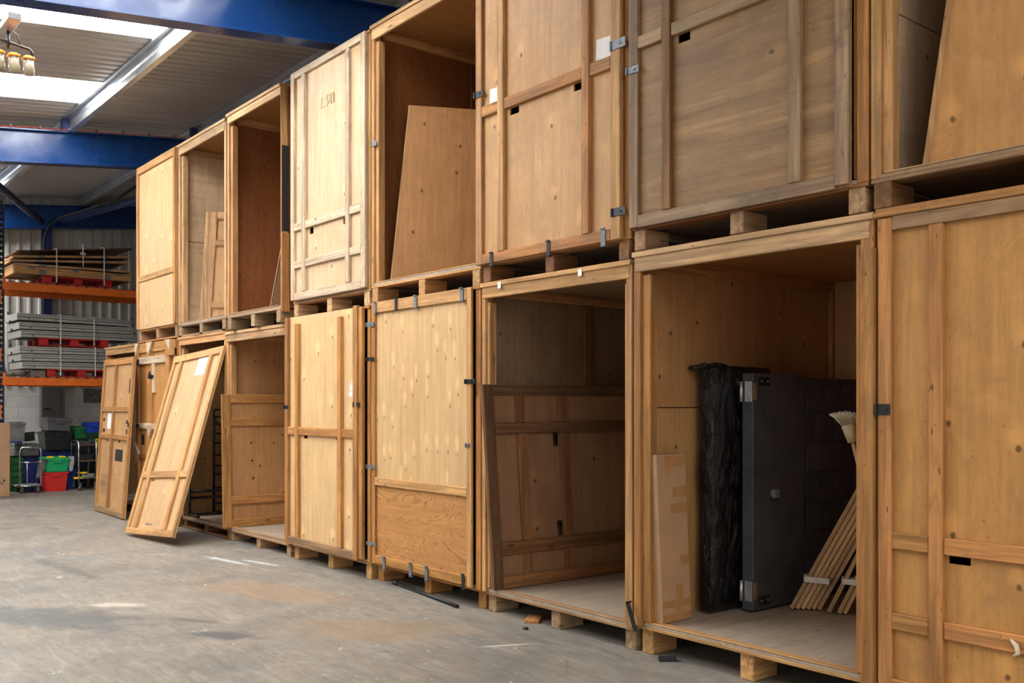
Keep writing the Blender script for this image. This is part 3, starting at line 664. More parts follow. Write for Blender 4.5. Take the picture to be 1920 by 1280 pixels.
# ------------------------------------------------------------------ things inside the lower slat crate
FZ = .195
def slab_box(name, label, cat, lo, hi, mat, lean=(0, 0), bevel=.006):
    """upright slab that leans: top shifted by lean in x,y"""
    c = Vector(((lo[0]+hi[0])/2, (lo[1]+hi[1])/2, lo[2])); h = hi[2]-lo[2]
    bm = bmesh.new(); bm_box(bm, (lo[0]-c.x, lo[1]-c.y, 0), (hi[0]-c.x, hi[1]-c.y, h), bevel)
    for v_ in bm.verts: t = v_.co.z/h; v_.co.x += lean[0]*t; v_.co.y += lean[1]*t
    o = from_bm(name, bm, mat, None, c)
    return tag(o, label, cat)
cb = slab_box('cardboard_box', 'tall flat cardboard box with tape standing in the slat crate', 'box', (-3.955, .065, FZ), (-3.869, .335, 1.215), CARD, (-.025, -.03))
for z0, z1, y0, y1 in ((1.015, .90, -.06, -.01), (1.01, .95, -.01, .12), (.82, .76, .0, .125), (.72, .66, -.02, .125), (.40, .34, .05, .125), (.22, .02, .0, .06), (.13, .09, -.13, .13), (.05, .01, -.13, .13)):
    t = (z0+z1)/2/1.02
    box('tape_strip', (.0432-.025*t, y0-.03*t, z1), (.0448-.025*t, y1-.03*t, z0), TAPE, cb, 0)
# wrapped slab: crumpled black film
m = NT('black_stretch_film'); v = m.coords(); m.b.inputs['Base Color'].default_value = (.004, .004, .005, 1); m.b.inputs['Roughness'].default_value = .13; m.b.inputs['Specular IOR Level'].default_value = .4
wr = m.noise(m.vmul(v, (13, 13, 6)), 1, 5, .65, 2.6); m.bump(wr, .75, .03); FILM = m.m
bm = bmesh.new(); bm_box(bm, (-.055, 0, 0), (.055, .62, 1.55), .012)
bmesh.ops.subdivide_edges(bm, edges=bm.edges[:], cuts=6, use_grid_fill=True)
from mathutils import noise as mnoise
for v_ in bm.verts:
    q = mnoise.noise_vector(v_.co*7)*.012; v_.co += q
o = from_bm('wrapped_slab', bm, FILM, None, (-3.895, .50, FZ+.018), True); tag(o, 'tall slab wrapped in crumpled shiny black film', 'package')
bm = bmesh.new(); bm_box(bm, (-.07, -.05, -.02), (.06, .2, .015), .008); bmesh.ops.subdivide_edges(bm, edges=bm.edges[:], cuts=3, use_grid_fill=True)
for v_ in bm.verts: v_.co += mnoise.noise_vector(v_.co*11)*.02
from_bm('film_flap', bm, FILM, o, (-.03, .0, 1.545), True)
# dark scenery door
GREYD = flat('charcoal_paint', (.055, .052, .062), .55, 0, .35, .25, 4)
gd = slab_box('door_slab', 'charcoal painted door slab with steel hinges and a square knob', 'door', (-3.80, .742, FZ+.012), (-3.715, 1.30, 1.72), GREYD)
for z in (1.33, .06):
    hg = empty('hinge', (0, 0, 0)); hg.parent = gd; hg.location = (.02, -.29, z)
    tube('hinge_barrel', [(-.055, -.005, 0), (-.055, -.005, .13)], .011, GALV, hg, 10)
    box('hinge_leaf', (-.035, .003, .0), (.018, .009, .13), GALV, hg, .001)
    box('hinge_leaf', (.0227, .012, .01), (.0245, .05, .12), flat('brass_leaf', (.35, .25, .12), .4, .6), hg, .0005)
bm = bmesh.new(); bm_box(bm, (0, -.008, -.02), (.03, .008, .02), .002); bm_box(bm, (.03, -.028, -.028), (.05, .028, .028), .003)
o = from_bm('knob', bm, flat('grey_plastic', (.16, .16, .17), .5), gd, (.0425, -.09, .74)); o['label'] = 'square grey knob'
for z in (.025, 1.43):
    p_ = box('fixing_plate', (.0425, -.22, z), (.044, -.10, z+.06), BLACKM, gd, .0005); p_['label'] = 'small bolted plate'
    for yy_ in (-.035, .03): tube('bolt', [(.0, yy_, 0), (.012, yy_, .004)], .006, STEEL, p_, 8)
sp = slab_box('scenery_panel', 'black stone-patterned scenery panel behind the charcoal door', 'panel', (-3.79, 1.32, FZ+.012), (-3.735, 1.98, 1.70), GREYD)
k = 0
for row in range(7):
    y0 = -.30+(row % 2)*.11
    while y0 < .28:
        y1 = min(y0+.21, .31); box('stone', (.0275, y0, .06+row*.2), (.036, y1, .06+row*.2+.185), GREYD, sp, .006); y0 += .22
# slats
def slat_bundle(pts, L, lean, label_fn, grp):
    for i, (x, y_) in enumerate(pts):
        bm = bmesh.new(); bm_box(bm, (-.013, -.036, 0), (.013, .036, L), .002)
        o = from_bm('timber_lath', bm, timber('pale', 2), None, (x, y_, FZ+.008)); o.rotation_euler = (0, lean, .5)
        tag(o, label_fn(i), 'lath', grp)
slat_bundle([(-3.645+.026*i, 1.06+.022*i) for i in range(6)], 1.9, math.radians(27.5), lambda i: '%s pale lath from the left in the white taped bundle' % ('first', 'second', 'third', 'fourth', 'fifth', 'sixth')[i], 'laths of the taped bundle')
slat_bundle([(-3.43, 1.15), (-3.37, 1.17), (-3.345, 1.19)], 1.75, math.radians(25), lambda i: '%s pale lath from the left in the pack beside the right post' % ('first', 'second', 'third')[i], 'laths of the pack by the post')
def band(x, y_, z, w_, d_):
    bm = bmesh.new(); bm_box(bm, (-w_/2, -d_/2, -.018), (w_/2, -d_/2+.003, .018)); bm_box(bm, (w_/2-.003, -d_/2, -.018), (w_/2, d_/2, .018)); bm_box(bm, (-w_/2, -d_/2, -.018), (-w_/2+.003, d_/2, .018))
    bm_box(bm, (-w_/2, d_/2-.003, -.018), (w_/2, d_/2, .018))
    o = from_bm('tape_band', bm, flat('white_tape', (.60, .58, .52), .5), None, (x, y_, z)); o.rotation_euler = (0, math.radians(4), .62); return o
tag(band(-3.50, 1.115, .40, .155, .085), 'white tape band round the bundle of six slats', 'tape')
tag(band(-3.30, 1.18, .41, .10, .09), 'white tape band round the loose slats by the right post', 'tape')
# brush
br = empty('floor_brush', (-2.825, .93, FZ), 'brush with long pale bristles upside down by the right post', 'brush')
tube('handle', [(0, 0, 0), (-.30, -.02, 1.12)], .012, timber('pale', 2), br, 8)
tube('ferrule', [(-.295, -.02, 1.10), (-.32, -.02, 1.20)], [.028, .045], flat('brush_socket', (.55, .42, .25), .6), br, 10)
rr = random.Random(3); L_ = []
for i in range(260):
    a = rr.uniform(0, 6.28); q = rr.random()**.5
    ex, ey = math.cos(a)*q, math.sin(a)*q
    L_.append([(-.32+ex*.04, -.02+ey*.03, 1.19), (-.34+ex*.075, -.02+ey*.06, 1.245), (-.345+ex*.10, -.02+ey*.09, 1.285-abs(q)*.02+rr.uniform(-.008, .008))])
o = tubes('bristles', L_, .0016, flat('bristle', (.72, .64, .48), .8), br, 3); o['kind'] = 'stuff'
# timber offcut deep in the sooty crate
o = board('timber_offcut', (-5.36, 1.38, .168), (-4.75, 1.45, .215), 'grey', None, .008); tag(o, 'grey timber offcut lying at the foot of the dark panel in the sooty crate', 'timber')

# ------------------------------------------------------------------ black metal frames inside column 6
def rect_frame(name, x0, x1, z0, z1, y, rails, uprights, label, grp, lean=0.):
    r = empty(name, (x0, y, .15), label, 'frame', grp); r.rotation_euler.x = -lean
    W, H = x1-x0, z1-z0; MATB = flat('black_tube', (.012, .012, .013), .35, .3)
    for x in uprights: tube('upright', [(x*W, 0, 0), (x*W, 0, H)], .016, MATB, r, 8)
    for z in rails: tube('crossbar', [(0, 0, z*H), (W, 0, z*H)], .011, MATB, r, 6)
    tube('diagonal_bar', [(.02, .02, H*.9), (W*.98, .02, H*.35)], .009, MATB, r, 6)
    return r
lr = rect_frame('metal_ladder_rack', -11.62, -10.87, .15, 1.46, .39, (.02, .10, .25, .38, .46, .56, .68, .77, .86, .93, 1.0), (0, 1), 'black tubular ladder-like frame upright in the crate behind the tilted panel', None); lr.rotation_euler.z = math.pi/2; lr.location.z = .147
r = empty('metal_base_frame', (-11.585, .07, .147), 'black low metal frame standing along the left wall behind the tilted panel', 'frame'); r.rotation_euler.z = math.pi/2
for z in (.02, .22, .30): tube('crossbar', [(0, 0, z), (1.05, 0, z)], .016, flat('black_tube', (.012, .012, .013), .35, .3), r, 8)
for x in (0., .5, 1.05): tube('upright', [(x, 0, 0), (x, 0, .34)], .016, flat('black_tube', (0, 0, 0)), r, 8)
tube('side_bar', [(0, 0, .02), (0, -.3, .02)], .016, flat('black_tube', (0, 0, 0)), r, 8); tube('side_bar', [(1.05, 0, .02), (1.05, -.3, .02)], .016, flat('black_tube', (0, 0, 0)), r, 8)

# ------------------------------------------------------------------ bits on the floor
r = empty('black_rod', (-6.868, -.0, .0), 'thin black rod with a bulbous end lying in front of the knotty crate', 'rod')
A, B = Vector((-6.87, .0, .016)), Vector((-5.76, -.085, .016)); A = Vector((-6.83, .055, .016))
tube('shaft', [A-r.location, B-r.location], .014, BLACKM, r, 10); dv = (B-A).normalized()
tube('end_cap', [A-r.location-dv*.05, A-r.location-dv*.03, A-r.location, A-r.location+dv*.03], [.018, .026, .024, .016], BLACKM, r, 12)
bm = bmesh.new(); bm_box(bm, (-.05, -.03, 0), (-.044, .03, .035), .001); bm_box(bm, (-.05, -.03, 0), (.05, -.024, .035), .001); bm_box(bm, (.044, -.03, 0), (.05, .02, .035), .001); bm_box(bm, (-.05, -.03, 0), (.05, .03, .004))
o = from_bm('plastic_clip', bm, flat('black_plastic', (.02, .02, .025), .4), None, (-3.80, .03, 0)); o.rotation_euler.z = .9; tag(o, 'small black plastic clip on the floor below the slat crate', 'clip')
o = board('wood_chip', (-5.15, .0, 0), (-5.05, .2, .022), 'orange', None, .003); o.rotation_euler.z = .7; tag(o, 'small orange offcut on the floor beneath the sooty crate', 'timber')
bm = bmesh.new(); bm_box(bm, (-.02, -.012, 0), (.02, .012, .018), .005); o = from_bm('debris_lump', bm, BLACKM, None, (-4.93, -.12, 0)); tag(o, 'tiny black lump on the concrete in front of the sooty crate', 'debris')
bm = bmesh.new(); bm_box(bm, (-.016, -.003, -.09), (.016, .003, .09), .001); bm_box(bm, (-.016, -.003, .08), (.016, .02, .09), .001)
o = from_bm('loose_clip', bm, BLACKM, None, (-4.02, -.045, .235)); o.rotation_euler = (0, -.38, 0); tag(o, 'loose dark steel clip hanging between the sooty crate and the slat crate', 'clip')

# ------------------------------------------------------------------ pallet racking at the end wall
RX = -18.4
rk = empty('pallet_rack', (RX, -.69, 0), 'pallet rack with navy posts and orange beams at the end wall', 'rack')
def upright(x, y_):
    bm = bmesh.new(); w_ = .045
    zs_ = [i*.05 for i in range(0, 101)]
    # perforated front flange: two strips and rungs, folded sides
    for f in (-1, 1): bm_box(bm, (x-.0, y_+f*.030-.016, 0), (x+.003, y_+f*.030+.016, 5.0))
    for z in zs_[::2]: bm_box(bm, (x, y_-.024, z), (x+.003, y_+.024, z+.066))
    for f in (-1, 1): bm_box(bm, (x-.07, y_+f*w_-.002, 0), (x+.003, y_+f*w_+.002, 5.0))
    bm_box(bm, (x-.06, y_-.06, 0), (x+.02, y_+.06, .01))
    o = from_bm('upright_post', bm, RACKB, rk); o.location = -rk.location; return o
for yy_ in (-.69, 2.12):
    for xx_ in (RX, RX-1.05): upright(xx_, yy_)
    fr = [[(RX-.03, yy_, .3+i*.75), (RX-1.05, yy_, .7+i*.75)] for i in range(6)]
    o = tubes('frame_brace', fr, .014, RACKB, rk); o.location = -rk.location
for zt in (1.99, 3.655):
    for xx_ in (RX+.005, RX-1.10):
        b_ = box('rack_beam', (xx_, -.64, zt-.135), (xx_+.05, 2.07, zt), ORANGE, rk, .006); b_.location -= rk.location
        for yy_ in (-.685, 2.115):
            q = box('beam_bracket', (xx_+.05, yy_+.005, zt-.14), (xx_+.056, yy_+.055, zt+.08), ORANGE, rk, .002); q.location -= rk.location
    n = 0
    yy_ = -.58
    while yy_ < 2.0:
        q = board('deck_slat', (RX-1.09, yy_, zt), (RX+.045, yy_+.095, zt+.022), 'dusty', rk, .003); q.location -= rk.location
        yy_ += .165
for zz_ in (1.40, 2.38, 3.40):
    q = box('end_plate', (RX+.004, -.745, zz_-.11), (RX+.009, -.69, zz_+.11), ORANGE, rk, .002); q.location -= rk.location

def pallet(label, y0, z, x1=RX+.0, L=1.17, Dp=1.0, grp='red pallets on the rack'):
    r = empty('red_pallet', (x1-Dp, y0, z), label, 'pallet', grp)
    for j in range(5): box('top_slat', (.0+j*.215, 0, .118), (.14+j*.215, L, .14), RED, r, .004)
    for j in (0, .43, .86): 
        for y_ in (0, L/2-.07, L-.14): box('block', (j, y_, .02), (j+.13, y_+.14, .118), RED, r, .006)
    for j in (0, .43, .86): box('bottom_slat', (j, 0, 0), (j+.13, L, .02), RED, r, .004)
    return r
ZL, ZU = 1.99+.022, 3.655+.022
pallet('red pallet low on the rack, under the lower grey stage decks', .05, ZL)
pallet('red pallet between the two grey stage deck packs', -.07, ZL+.14+.415)
pallet('red pallet under the strapped wooden panels, top of the rack', -.01, ZU)
def stage_deck(label, y0, z, tilt, L=1.95):
    r = empty('stage_deck', (RX-1.02, y0, z), label, 'stage deck', 'grey stage decks on the rack'); r.rotation_euler.x = tilt
    h = .122
    for x in (.98, 0): box('side_profile', (x, 0, 0), (x+.04, L, h), ALU, r, .004)
    box('groove', (1.0203, .0, .045), (1.0225, L, .058), flat('dark_groove', (.05, .05, .05), .6), r, 0); box('groove', (1.0203, .0, .088), (1.0225, L, .096), flat('dark_groove', (.05, .05, .05), .6), r, 0)
    for y_ in (0, L-.04): box('end_profile', (.04, y_, 0), (.98, y_+.04, h), ALU, r, .004)
    box('deck_top', (.04, .04, h-.02), (.98, L-.04, h-.004), flat('dark_deck_ply', (.06, .05, .045), .7), r, .001)
    for y_ in (-.045, L+.02):
        bm = bmesh.new(); bm_tube(bm, [(0, 0, 0), (0, 0, .05)], .012, 8); bm_box(bm, (-.035, -.006, .035), (.035, .006, .05), .002)
        from_bm('clamp_knob', bm, BLACKM, r, (.5 if y_ < 1 else .94, y_-.0, h))
    for y_ in (.18, .62, 1.3): box('lock_slot', (1.0203, y_, .02), (1.0228, y_+.025, .035), BLACKM, r, 0)
    return r
for i, nm in enumerate(('lowest', 'middle', 'topmost')):
    stage_deck('%s grey stage deck of the lower pack on the rack' % nm, -.36-.02*i, ZL+.142+.136*i, math.radians((.0, .2, .05)[i]))
    stage_deck('%s grey stage deck of the upper pack on the rack' % nm, -.38-.03*i, ZL+.14+.415+.142+(0, .142, .30)[i], math.radians((0, -.25, -.75)[i]))
def strap(label, y0, z0, z1, x=RX+.075, tilt=0.):
    bm = bmesh.new(); bm_box(bm, (x-1.15, -.01, z1), (x, .01, z1+.003)); bm_box(bm, (x-.003, -.01, z0), (x, .01, z1+.003)); bm_box(bm, (x-1.15, -.01, z0), (x-1.147, .01, z1)); bm_box(bm, (x-1.15, -.01, z0), (x, .01, z0+.003))
    o = from_bm('strap', bm, flat('white_strap', (.72, .72, .70), .5), None, (0, y0, 0)); o.rotation_euler.x = tilt; return tag(o, label, 'strap', 'white pack straps')
strap('white strap round the upper grey deck pack, left one', .25, ZL+.58, ZL+1.125); strap('white strap round the upper grey deck pack, right one', .82, ZL+.58, ZL+1.11)
strap('white strap round the lower grey deck pack, left one', .25, ZL+.025, ZL+.553); strap('white strap round the lower grey deck pack, right one', .84, ZL+.025, ZL+.553)
strap('white strap round the wooden panels, left one', .17, ZU+.025, ZU+.625, RX+.13); strap('white strap round the wooden panels, right one', .98, ZU+.025, ZU+.725, RX+.13)
# wooden table-like panels on the upper level
stk = [(.14, 0, .085, 'tan', 0), (.228, .0, .045, 'tan', 0), (.276, .0, .04, 'pale', .8), (.328, -.06, .04, 'pale', 4.2), (.40, -.02, .04, 'tan', 5.1)]
NMS = ('bottom', 'second lowest', 'third', 'fourth', 'fifth', 'second from top')
def wood_panel(label, y0, z, h, kind, tilt, L=1.98, top=None):
    r = empty('wooden_panel', (RX-.98, y0, z), label, 'panel', 'strapped wooden panels on the rack'); r.rotation_euler.x = math.radians(tilt)
    for x in (1.02, 0): board('edge_board', (x, 0, 0), (x+.035, L, h), kind, r, .003)
    for y_ in (0, L-.035): board('end_board', (.035, y_, 0), (1.02, y_+.035, h), kind, r, .003)
    box('face_sheet', (.036, .036, h*.5), (1.019, L-.036, h-.002), ply('umber') if top is None else top, r, .001)
    return r
for (dz, dy, h, kd, ti), nm in zip(stk, NMS):
    r = wood_panel('%s wooden panel of the strapped pile on the top rack level' % nm, -.50+dy, ZU+dz, h, kd, ti)
    for y_ in ((.22, .95, 1.7) if h == .045 and kd == 'tan' else (.4, 1.5)):
        box('steel_catch', (1.0553, y_, .004), (1.058, y_+.11, h-.004), STEEL, r, .0005)
o = wood_panel('dark topmost panel of the strapped pile on the top rack level', -.46, ZU+.51, .022, 'dark', 7.0)
bm = bmesh.new()
for z in (.60, .75): bm_box(bm, (-.005, -.05, z-.6), (.006, .05, z-.55), .002)
bm_tube(bm, [(.01, 0, -.22), (.01, 0, .16)], .007, 8); bm_tube(bm, [(.01, 0, .15), (.01, 0, .18), (.02, .0, .20)], .011, 8)
o = from_bm('clamp_rod', bm, GALV, None, (RX+.105, .62, ZU+.55)); tag(o, 'shiny steel clamp rod on the front of the strapped wooden pile', 'clamp')
o = tube('carpet_roll', [(RX-.9, -.47, ZL+.055), (RX-.02, -.33, ZL+.055)], .055, flat('brown_roll', (.12, .10, .085), .9), None, 12); tag(o, 'short brown roll lying at the left end of the lower rack level', 'roll')
o = box('small_carton', (RX-.5, -.21, ZL), (RX-.06, .03, ZL+.11), flat('grey_carton', (.22, .18, .14), .8), None, .004); tag(o, 'small dull carton beside the brown roll on the lower rack level', 'box')
bm = bmesh.new(); bm_box(bm, (-.05, -.05, 0), (.05, .05, .34), .01); bmesh.ops.subdivide_edges(bm, edges=bm.edges[:], cuts=3, use_grid_fill=True)
for v_ in bm.verts: t = v_.co.z/.34; v_.co.x *= 1.3-t; v_.co.y *= 1.2-t*.9; v_.co += mnoise.noise_vector(v_.co*14)*.012
o = from_bm('plastic_sack', bm, flat('blue_grey_film', (.16, .24, .32), .4), None, (RX-.35, -.60, ZL), True); tag(o, 'crumpled blue grey plastic sack beside the rack post on the lower level', 'bag')

# ------------------------------------------------------------------ floor store under the rack
def tub(name, label, cat, x, y0, y1, z0, z1, dx, mat, taper=.86, lid=None, grp=None, rim=.014, rot=0., tilt=0., ribs=False, lidmat=None):
    """tapered plastic tub; x is its front plane, it extends dx towards the wall"""
    W, H = y1-y0, z1-z0
    r = empty(name, (x-dx/2, (y0+y1)/2, z0), label, cat, grp); r.rotation_euler = (tilt, 0, rot)
    bm = bmesh.new(); t = .006
    def ring(hx, hy, z): return [bm.verts.new(q) for q in ((-hx, -hy, z), (hx, -hy, z), (hx, hy, z), (-hx, hy, z))]
    a, b = dx/2, W/2
    R = [ring(a*taper, b*taper, 0), ring(a, b, H), ring(a-t, b-t, H), ring(a*taper-t, b*taper-t, t)]
    for i in range(3):
        for k in range(4): bm.faces.new((R[i][k], R[i][(k+1) % 4], R[i+1][(k+1) % 4], R[i+1][k]))
    bm.faces.new(R[0][::-1]); bm.faces.new(R[3])
    bmesh.ops.bevel(bm, geom=[e for e in bm.edges if abs(e.verts[0].co.z-e.verts[1].co.z) > H*.5], offset=.012, segments=2, affect='EDGES')
    from_bm('body', bm, mat, r)
    bm = bmesh.new()
    for s_ in (-1, 1):
        bm_box(bm, (-a-rim, s_*b-rim if s_ < 0 else b, H-.03), (a+rim, -b if s_ < 0 else b+rim, H), .003)
        bm_box(bm, (s_*a-rim if s_ < 0 else a, -b, H-.03), (-a if s_ < 0 else a+rim, b, H), .003)
    from_bm('rim', bm, mat, r)
    bm = bmesh.new(); bm_box(bm, (a-.004, -W*.18, H-.075), (a+.022, W*.18, H-.03), .004); from_bm('handle', bm, mat, r)
    if ribs:
        for k in range(4): box('rib', (a*.96, -b*.9, H*(.15+.2*k)), (a*.96+.014, b*.9, H*(.15+.2*k)+.03), mat, r, .002)
    if lid:
        l_ = lidmat or mat
        bm = bmesh.new(); bm_box(bm, (-a-.012, -b-.012, H), (a+.012, b+.012, H+.02), .005)
        bm_box(bm, (-a*.8, -b*.82, H+.02), (a*.8, b*.82, H+.032), .004); bm_box(bm, (a+.0, -W*.15, H-.045), (a+.022, W*.15, H+.008), .004)
        from_bm('lid', bm, l_, r)
    return r
def pl(n, c, r=.4): return flat(n, c, r, 0, .5, .06)
GR, GR2, RD, BL_, BK, DG, GY = pl('bright_green_plastic', (.01, .36, .12)), pl('green_plastic', (.01, .15, .03)), pl('bright_red_plastic', (.60, .025, .02)), pl('blue_plastic', (.012, .05, .42)), pl('black_tote_plastic', (.014, .015, .018)), pl('dark_green_plastic', (.012, .05, .035)), pl('grey_tote_plastic', (.10, .10, .105))
tub('red_tub', 'red plastic tub on the floor under the green crate', 'tub', -17.95, -.09, .28, 0, .335, .5, RD, .86)
g = tub('green_crate', 'bright green lidded crate with yellow catches on the red tub', 'crate', -17.97, -.075, .305, .34, .565, .5, GR, .9, True)
for y_ in (-.12, .08): box('yellow_catch', (.20, y_-.05, .245), (.27, y_+.05, .275), pl('yellow_plastic', (.85, .55, .01)), g, .004)
tub('blue_bucket', 'small blue plastic bin on the floor right of the red tub', 'bin', -18.3, .335, .51, 0, .35, .26, BL_, .82)
tub('blue_tub', 'dark blue tub on the floor behind the red tub', 'tub', -18.75, -.04, .265, 0, .34, .45, pl('navy_plastic', (.012, .025, .16)), .88)
tub('blue_tub', 'dark blue lidded tub below the black tote', 'tub', -18.75, -.04, .265, .345, .66, .45, pl('navy_plastic', (0, 0, 0)), .88, True)
b = tub('black_tote', 'large black tote with an open rim on the navy tubs', 'tote', -18.62, .06, .52, .695, 1.0, .55, BK, .9, True)
b = tub('grey_tote', 'dark grey lidded tote topmost above the black tote', 'tote', -18.60, .09, .50, 1.03, 1.235, .5, GY, .88, True); b.rotation_euler.x = -.05; b.location.z += .012
tub('blue_tub', 'blue tote standing behind the small blue bin', 'tote', -18.75, .31, .54, 0, .66, .4, pl('navy_plastic', (0, 0, 0)), .9, True)
def cloth(name, label, pts, w_, mat, cat='cloth'):
    bm = bmesh.new(); rows = []
    for i, (y_, z) in enumerate(pts):
        t = i/(len(pts)-1); rows.append([bm.verts.new((math.sin(k*1.9+i*.7)*.018+.01*k, y_+(k/5-.5)*w_*(1-.35*t), z+math.sin(k*2.3+i)*.012)) for k in range(6)])
    for i in range(len(rows)-1):
        for k in range(5): bm.faces.new((rows[i][k], rows[i][k+1], rows[i+1][k+1], rows[i+1][k]))
    r = bmesh.ops.solidify(bm, geom=bm.faces[:], thickness=.006)
    return tag(from_bm(name, bm, mat, None, (0, 0, 0), True), label, cat)
o = cloth('grey_rag', 'grey rag hanging off the edge of the green crate', [(-.125, .57), (-.14, .48), (-.165, .38), (-.19, .30), (-.20, .24)], .13, flat('grey_cloth', (.30, .30, .29), .9)); o.location.x = -17.98
o = cloth('white_bag', 'white bag hanging down the right side of the green crate', [(.345, .60), (.35, .50), (.345, .42), (.335, .34)], .09, flat('white_film', (.62, .63, .62), .5), 'bag'); o.location.x = -18.02
# green trays
for i in range(5):
    tub('green_tray', ['lowest', 'second', 'middle', 'fourth', 'topmost'][i]+' green ribbed tray of the stack behind the trolley', 'tray', -18.35, -.57, -.36, .0+.118*i, .11+.118*i, .55, GR2, .95, grp='green trays', rim=.008)
# wire basket
wb = empty('wire_basket', (-18.62, -.475, .60), 'blue rimmed wire basket on the green trays', 'basket')
ln = []
for i in range(9): y_ = -.1+.025*i; ln.append([(.25, y_*.9, 0), (.25, y_, .26)])
for z in (.0, .065, .13, .195): ln.append([(.25, -.10, z), (.25, .10, z)])
for i in range(9): x = -.25+.0625*i; ln.append([(x, .09, 0), (x, .1, .26)]); ln.append([(x, -.09, 0), (x, -.1, .26)]); ln.append([(x, -.1, .0), (x, .1, .0)])
tubes('wire_grid', ln, .004, BLACKM, wb, 5)
tube('rim', [(.25, -.105, .265), (.25, .105, .265), (-.25, .105, .265), (-.25, -.105, .265)], .012, BL_, wb, 8, True)
m = NT('milky_plastic'); m.b.inputs['Base Color'].default_value = (.55, .56, .54, 1); m.b.inputs['Roughness'].default_value = .25; m.b.inputs['Transmission Weight'].default_value = .75; v = m.coords()
m.l(m.step(m.noise(v, 5, 3), .3, .7, .2, .4), m.b.inputs['Roughness']); MILKY = m.m
tub('clear_box', 'clear plastic box on the wire basket', 'box', -18.40, -.55, -.31, .875, 1.185, .45, MILKY, .93, True)
# grey tote and dark bins behind the trolley
tub('navy_bin', 'tall navy bin behind the trolley posts', 'bin', -18.55, -.33, -.08, 0, .585, .4, pl('navy_plastic', (0, 0, 0)), .88, True)
tub('grey_tote', 'grey lidded tote behind the trolley handle, on the navy bin', 'tote', -18.42, -.345, -.075, .615, .80, .45, GY, .94, True)
b = tub('black_basket', 'black ribbed basket tilted on the grey tote', 'basket', -18.60, -.27, -.10, .845, 1.0, .2, BK, .95, ribs=True); b.rotation_euler.y = .0; b.rotation_euler.x = .12; b.location.z += .02
# trolley
tr = empty('hand_trolley', (-17.85, -.345, 0), 'chrome framed flat trolley with one tall handle beside the cardboard carton', 'trolley')
def rel(p): return p
box('platform', (-.5, -.2, .115), (.0, .185, .135), flat('grey_board', (.22, .22, .22), .6), tr, .004)
tube('platform_rim', [(-.5, -.2, .125), (0, -.2, .125), (0, .185, .125), (-.5, .185, .125)], .013, CHROME, tr, 8, True)
tube('handle', [(0, -.172, .13), (0, -.172, .70), (0, -.16, .76), (0, -.13, .785), (0, .12, .785), (0, .155, .76), (0, .165, .70), (0, .165, .13)], .0125, CHROME, tr, 10)
tube('crossbar', [(0, -.172, .53), (0, .165, .53)], .009, CHROME, tr, 8); tube('post', [(-.25, .0, .13), (-.25, .0, .53)], .009, CHROME, tr, 8); tube('crossbar', [(0, .165, .53), (-.5, .165, .53)], .009, CHROME, tr, 8)
def caster(p, loc, R=.048):
    c_ = empty('caster', loc); c_.parent = p
    bm = bmesh.new(); bm_tube(bm, [(0, -.014, R), (0, .014, R)], R, 14); from_bm('wheel', bm, RUBBER, c_)
    bm = bmesh.new(); bm_tube(bm, [(0, -.017, R), (0, .017, R)], R*.5, 10); from_bm('hub', bm, flat('hub_grey', (.5, .5, .48), .4), c_)
    bm = bmesh.new(); bm_box(bm, (-.02, -.022, R-.01), (.02, -.017, R*2+.012)); bm_box(bm, (-.02, .017, R-.01), (.02, .022, R*2+.012)); bm_box(bm, (-.025, -.025, R*2+.008), (.025, .025, R*2+.018)); from_bm('fork', bm, STEEL, c_)
for x, y_ in ((-.03, -.13), (-.03, .12), (-.45, -.13), (-.45, .12)): caster(tr, (x, y_, 0))
# service trolley
t2 = empty('service_trolley', (-17.85, .58, 0), 'three tier chrome service trolley half behind the leaning panel', 'trolley')
for y_ in (-.15, .145):
    tube('end_frame', [(0, y_, .13), (0, y_, .83), (-.04, y_, .875), (-.42, y_, .875), (-.46, y_, .83), (-.46, y_, .13)], .0125, CHROME, t2, 10)
for z in (.20, .505, .785):
    bm = bmesh.new(); bm_box(bm, (-.46, -.14, z), (0, .135, z+.004)); bm_box(bm, (-.004, -.14, z), (0, .135, z+.03)); bm_box(bm, (-.46, -.14, z), (-.456, .135, z+.03)); from_bm('shelf', bm, CHROME, t2)
for x, y_ in ((-.0, -.13), (-.0, .13), (-.44, -.13), (-.44, .13)): caster(t2, (x, y_, 0), .06)
o = box('black_case', (-18.25, .45, .54), (-17.90, .70, .66), BK, None, .012); o.location.z -= .03-.0005; tag(o, 'black case on the middle shelf of the service trolley', 'case')
bm = bmesh.new(); bm_box(bm, (-.15, -.11, 0), (.13, .11, .07), .02); bmesh.ops.subdivide_edges(bm, edges=bm.edges[:], cuts=4, use_grid_fill=True)
for v_ in bm.verts: v_.co.z *= 1-abs(v_.co.y)*4; v_.co += mnoise.noise_vector(v_.co*16)*.012
o = from_bm('dark_cloth', bm, flat('charcoal_cloth', (.05, .05, .055), .9), None, (-18.05, .55, .80), True); tag(o, 'crumpled charcoal cloth on the top shelf of the service trolley', 'cloth')
o = tube('grey_roll', [(-17.95, .50, .25), (-17.95, .72, .25)], .04, flat('grey_roll', (.34, .34, .32), .6), None, 12); tag(o, 'grey roll on the bottom shelf of the service trolley', 'roll')
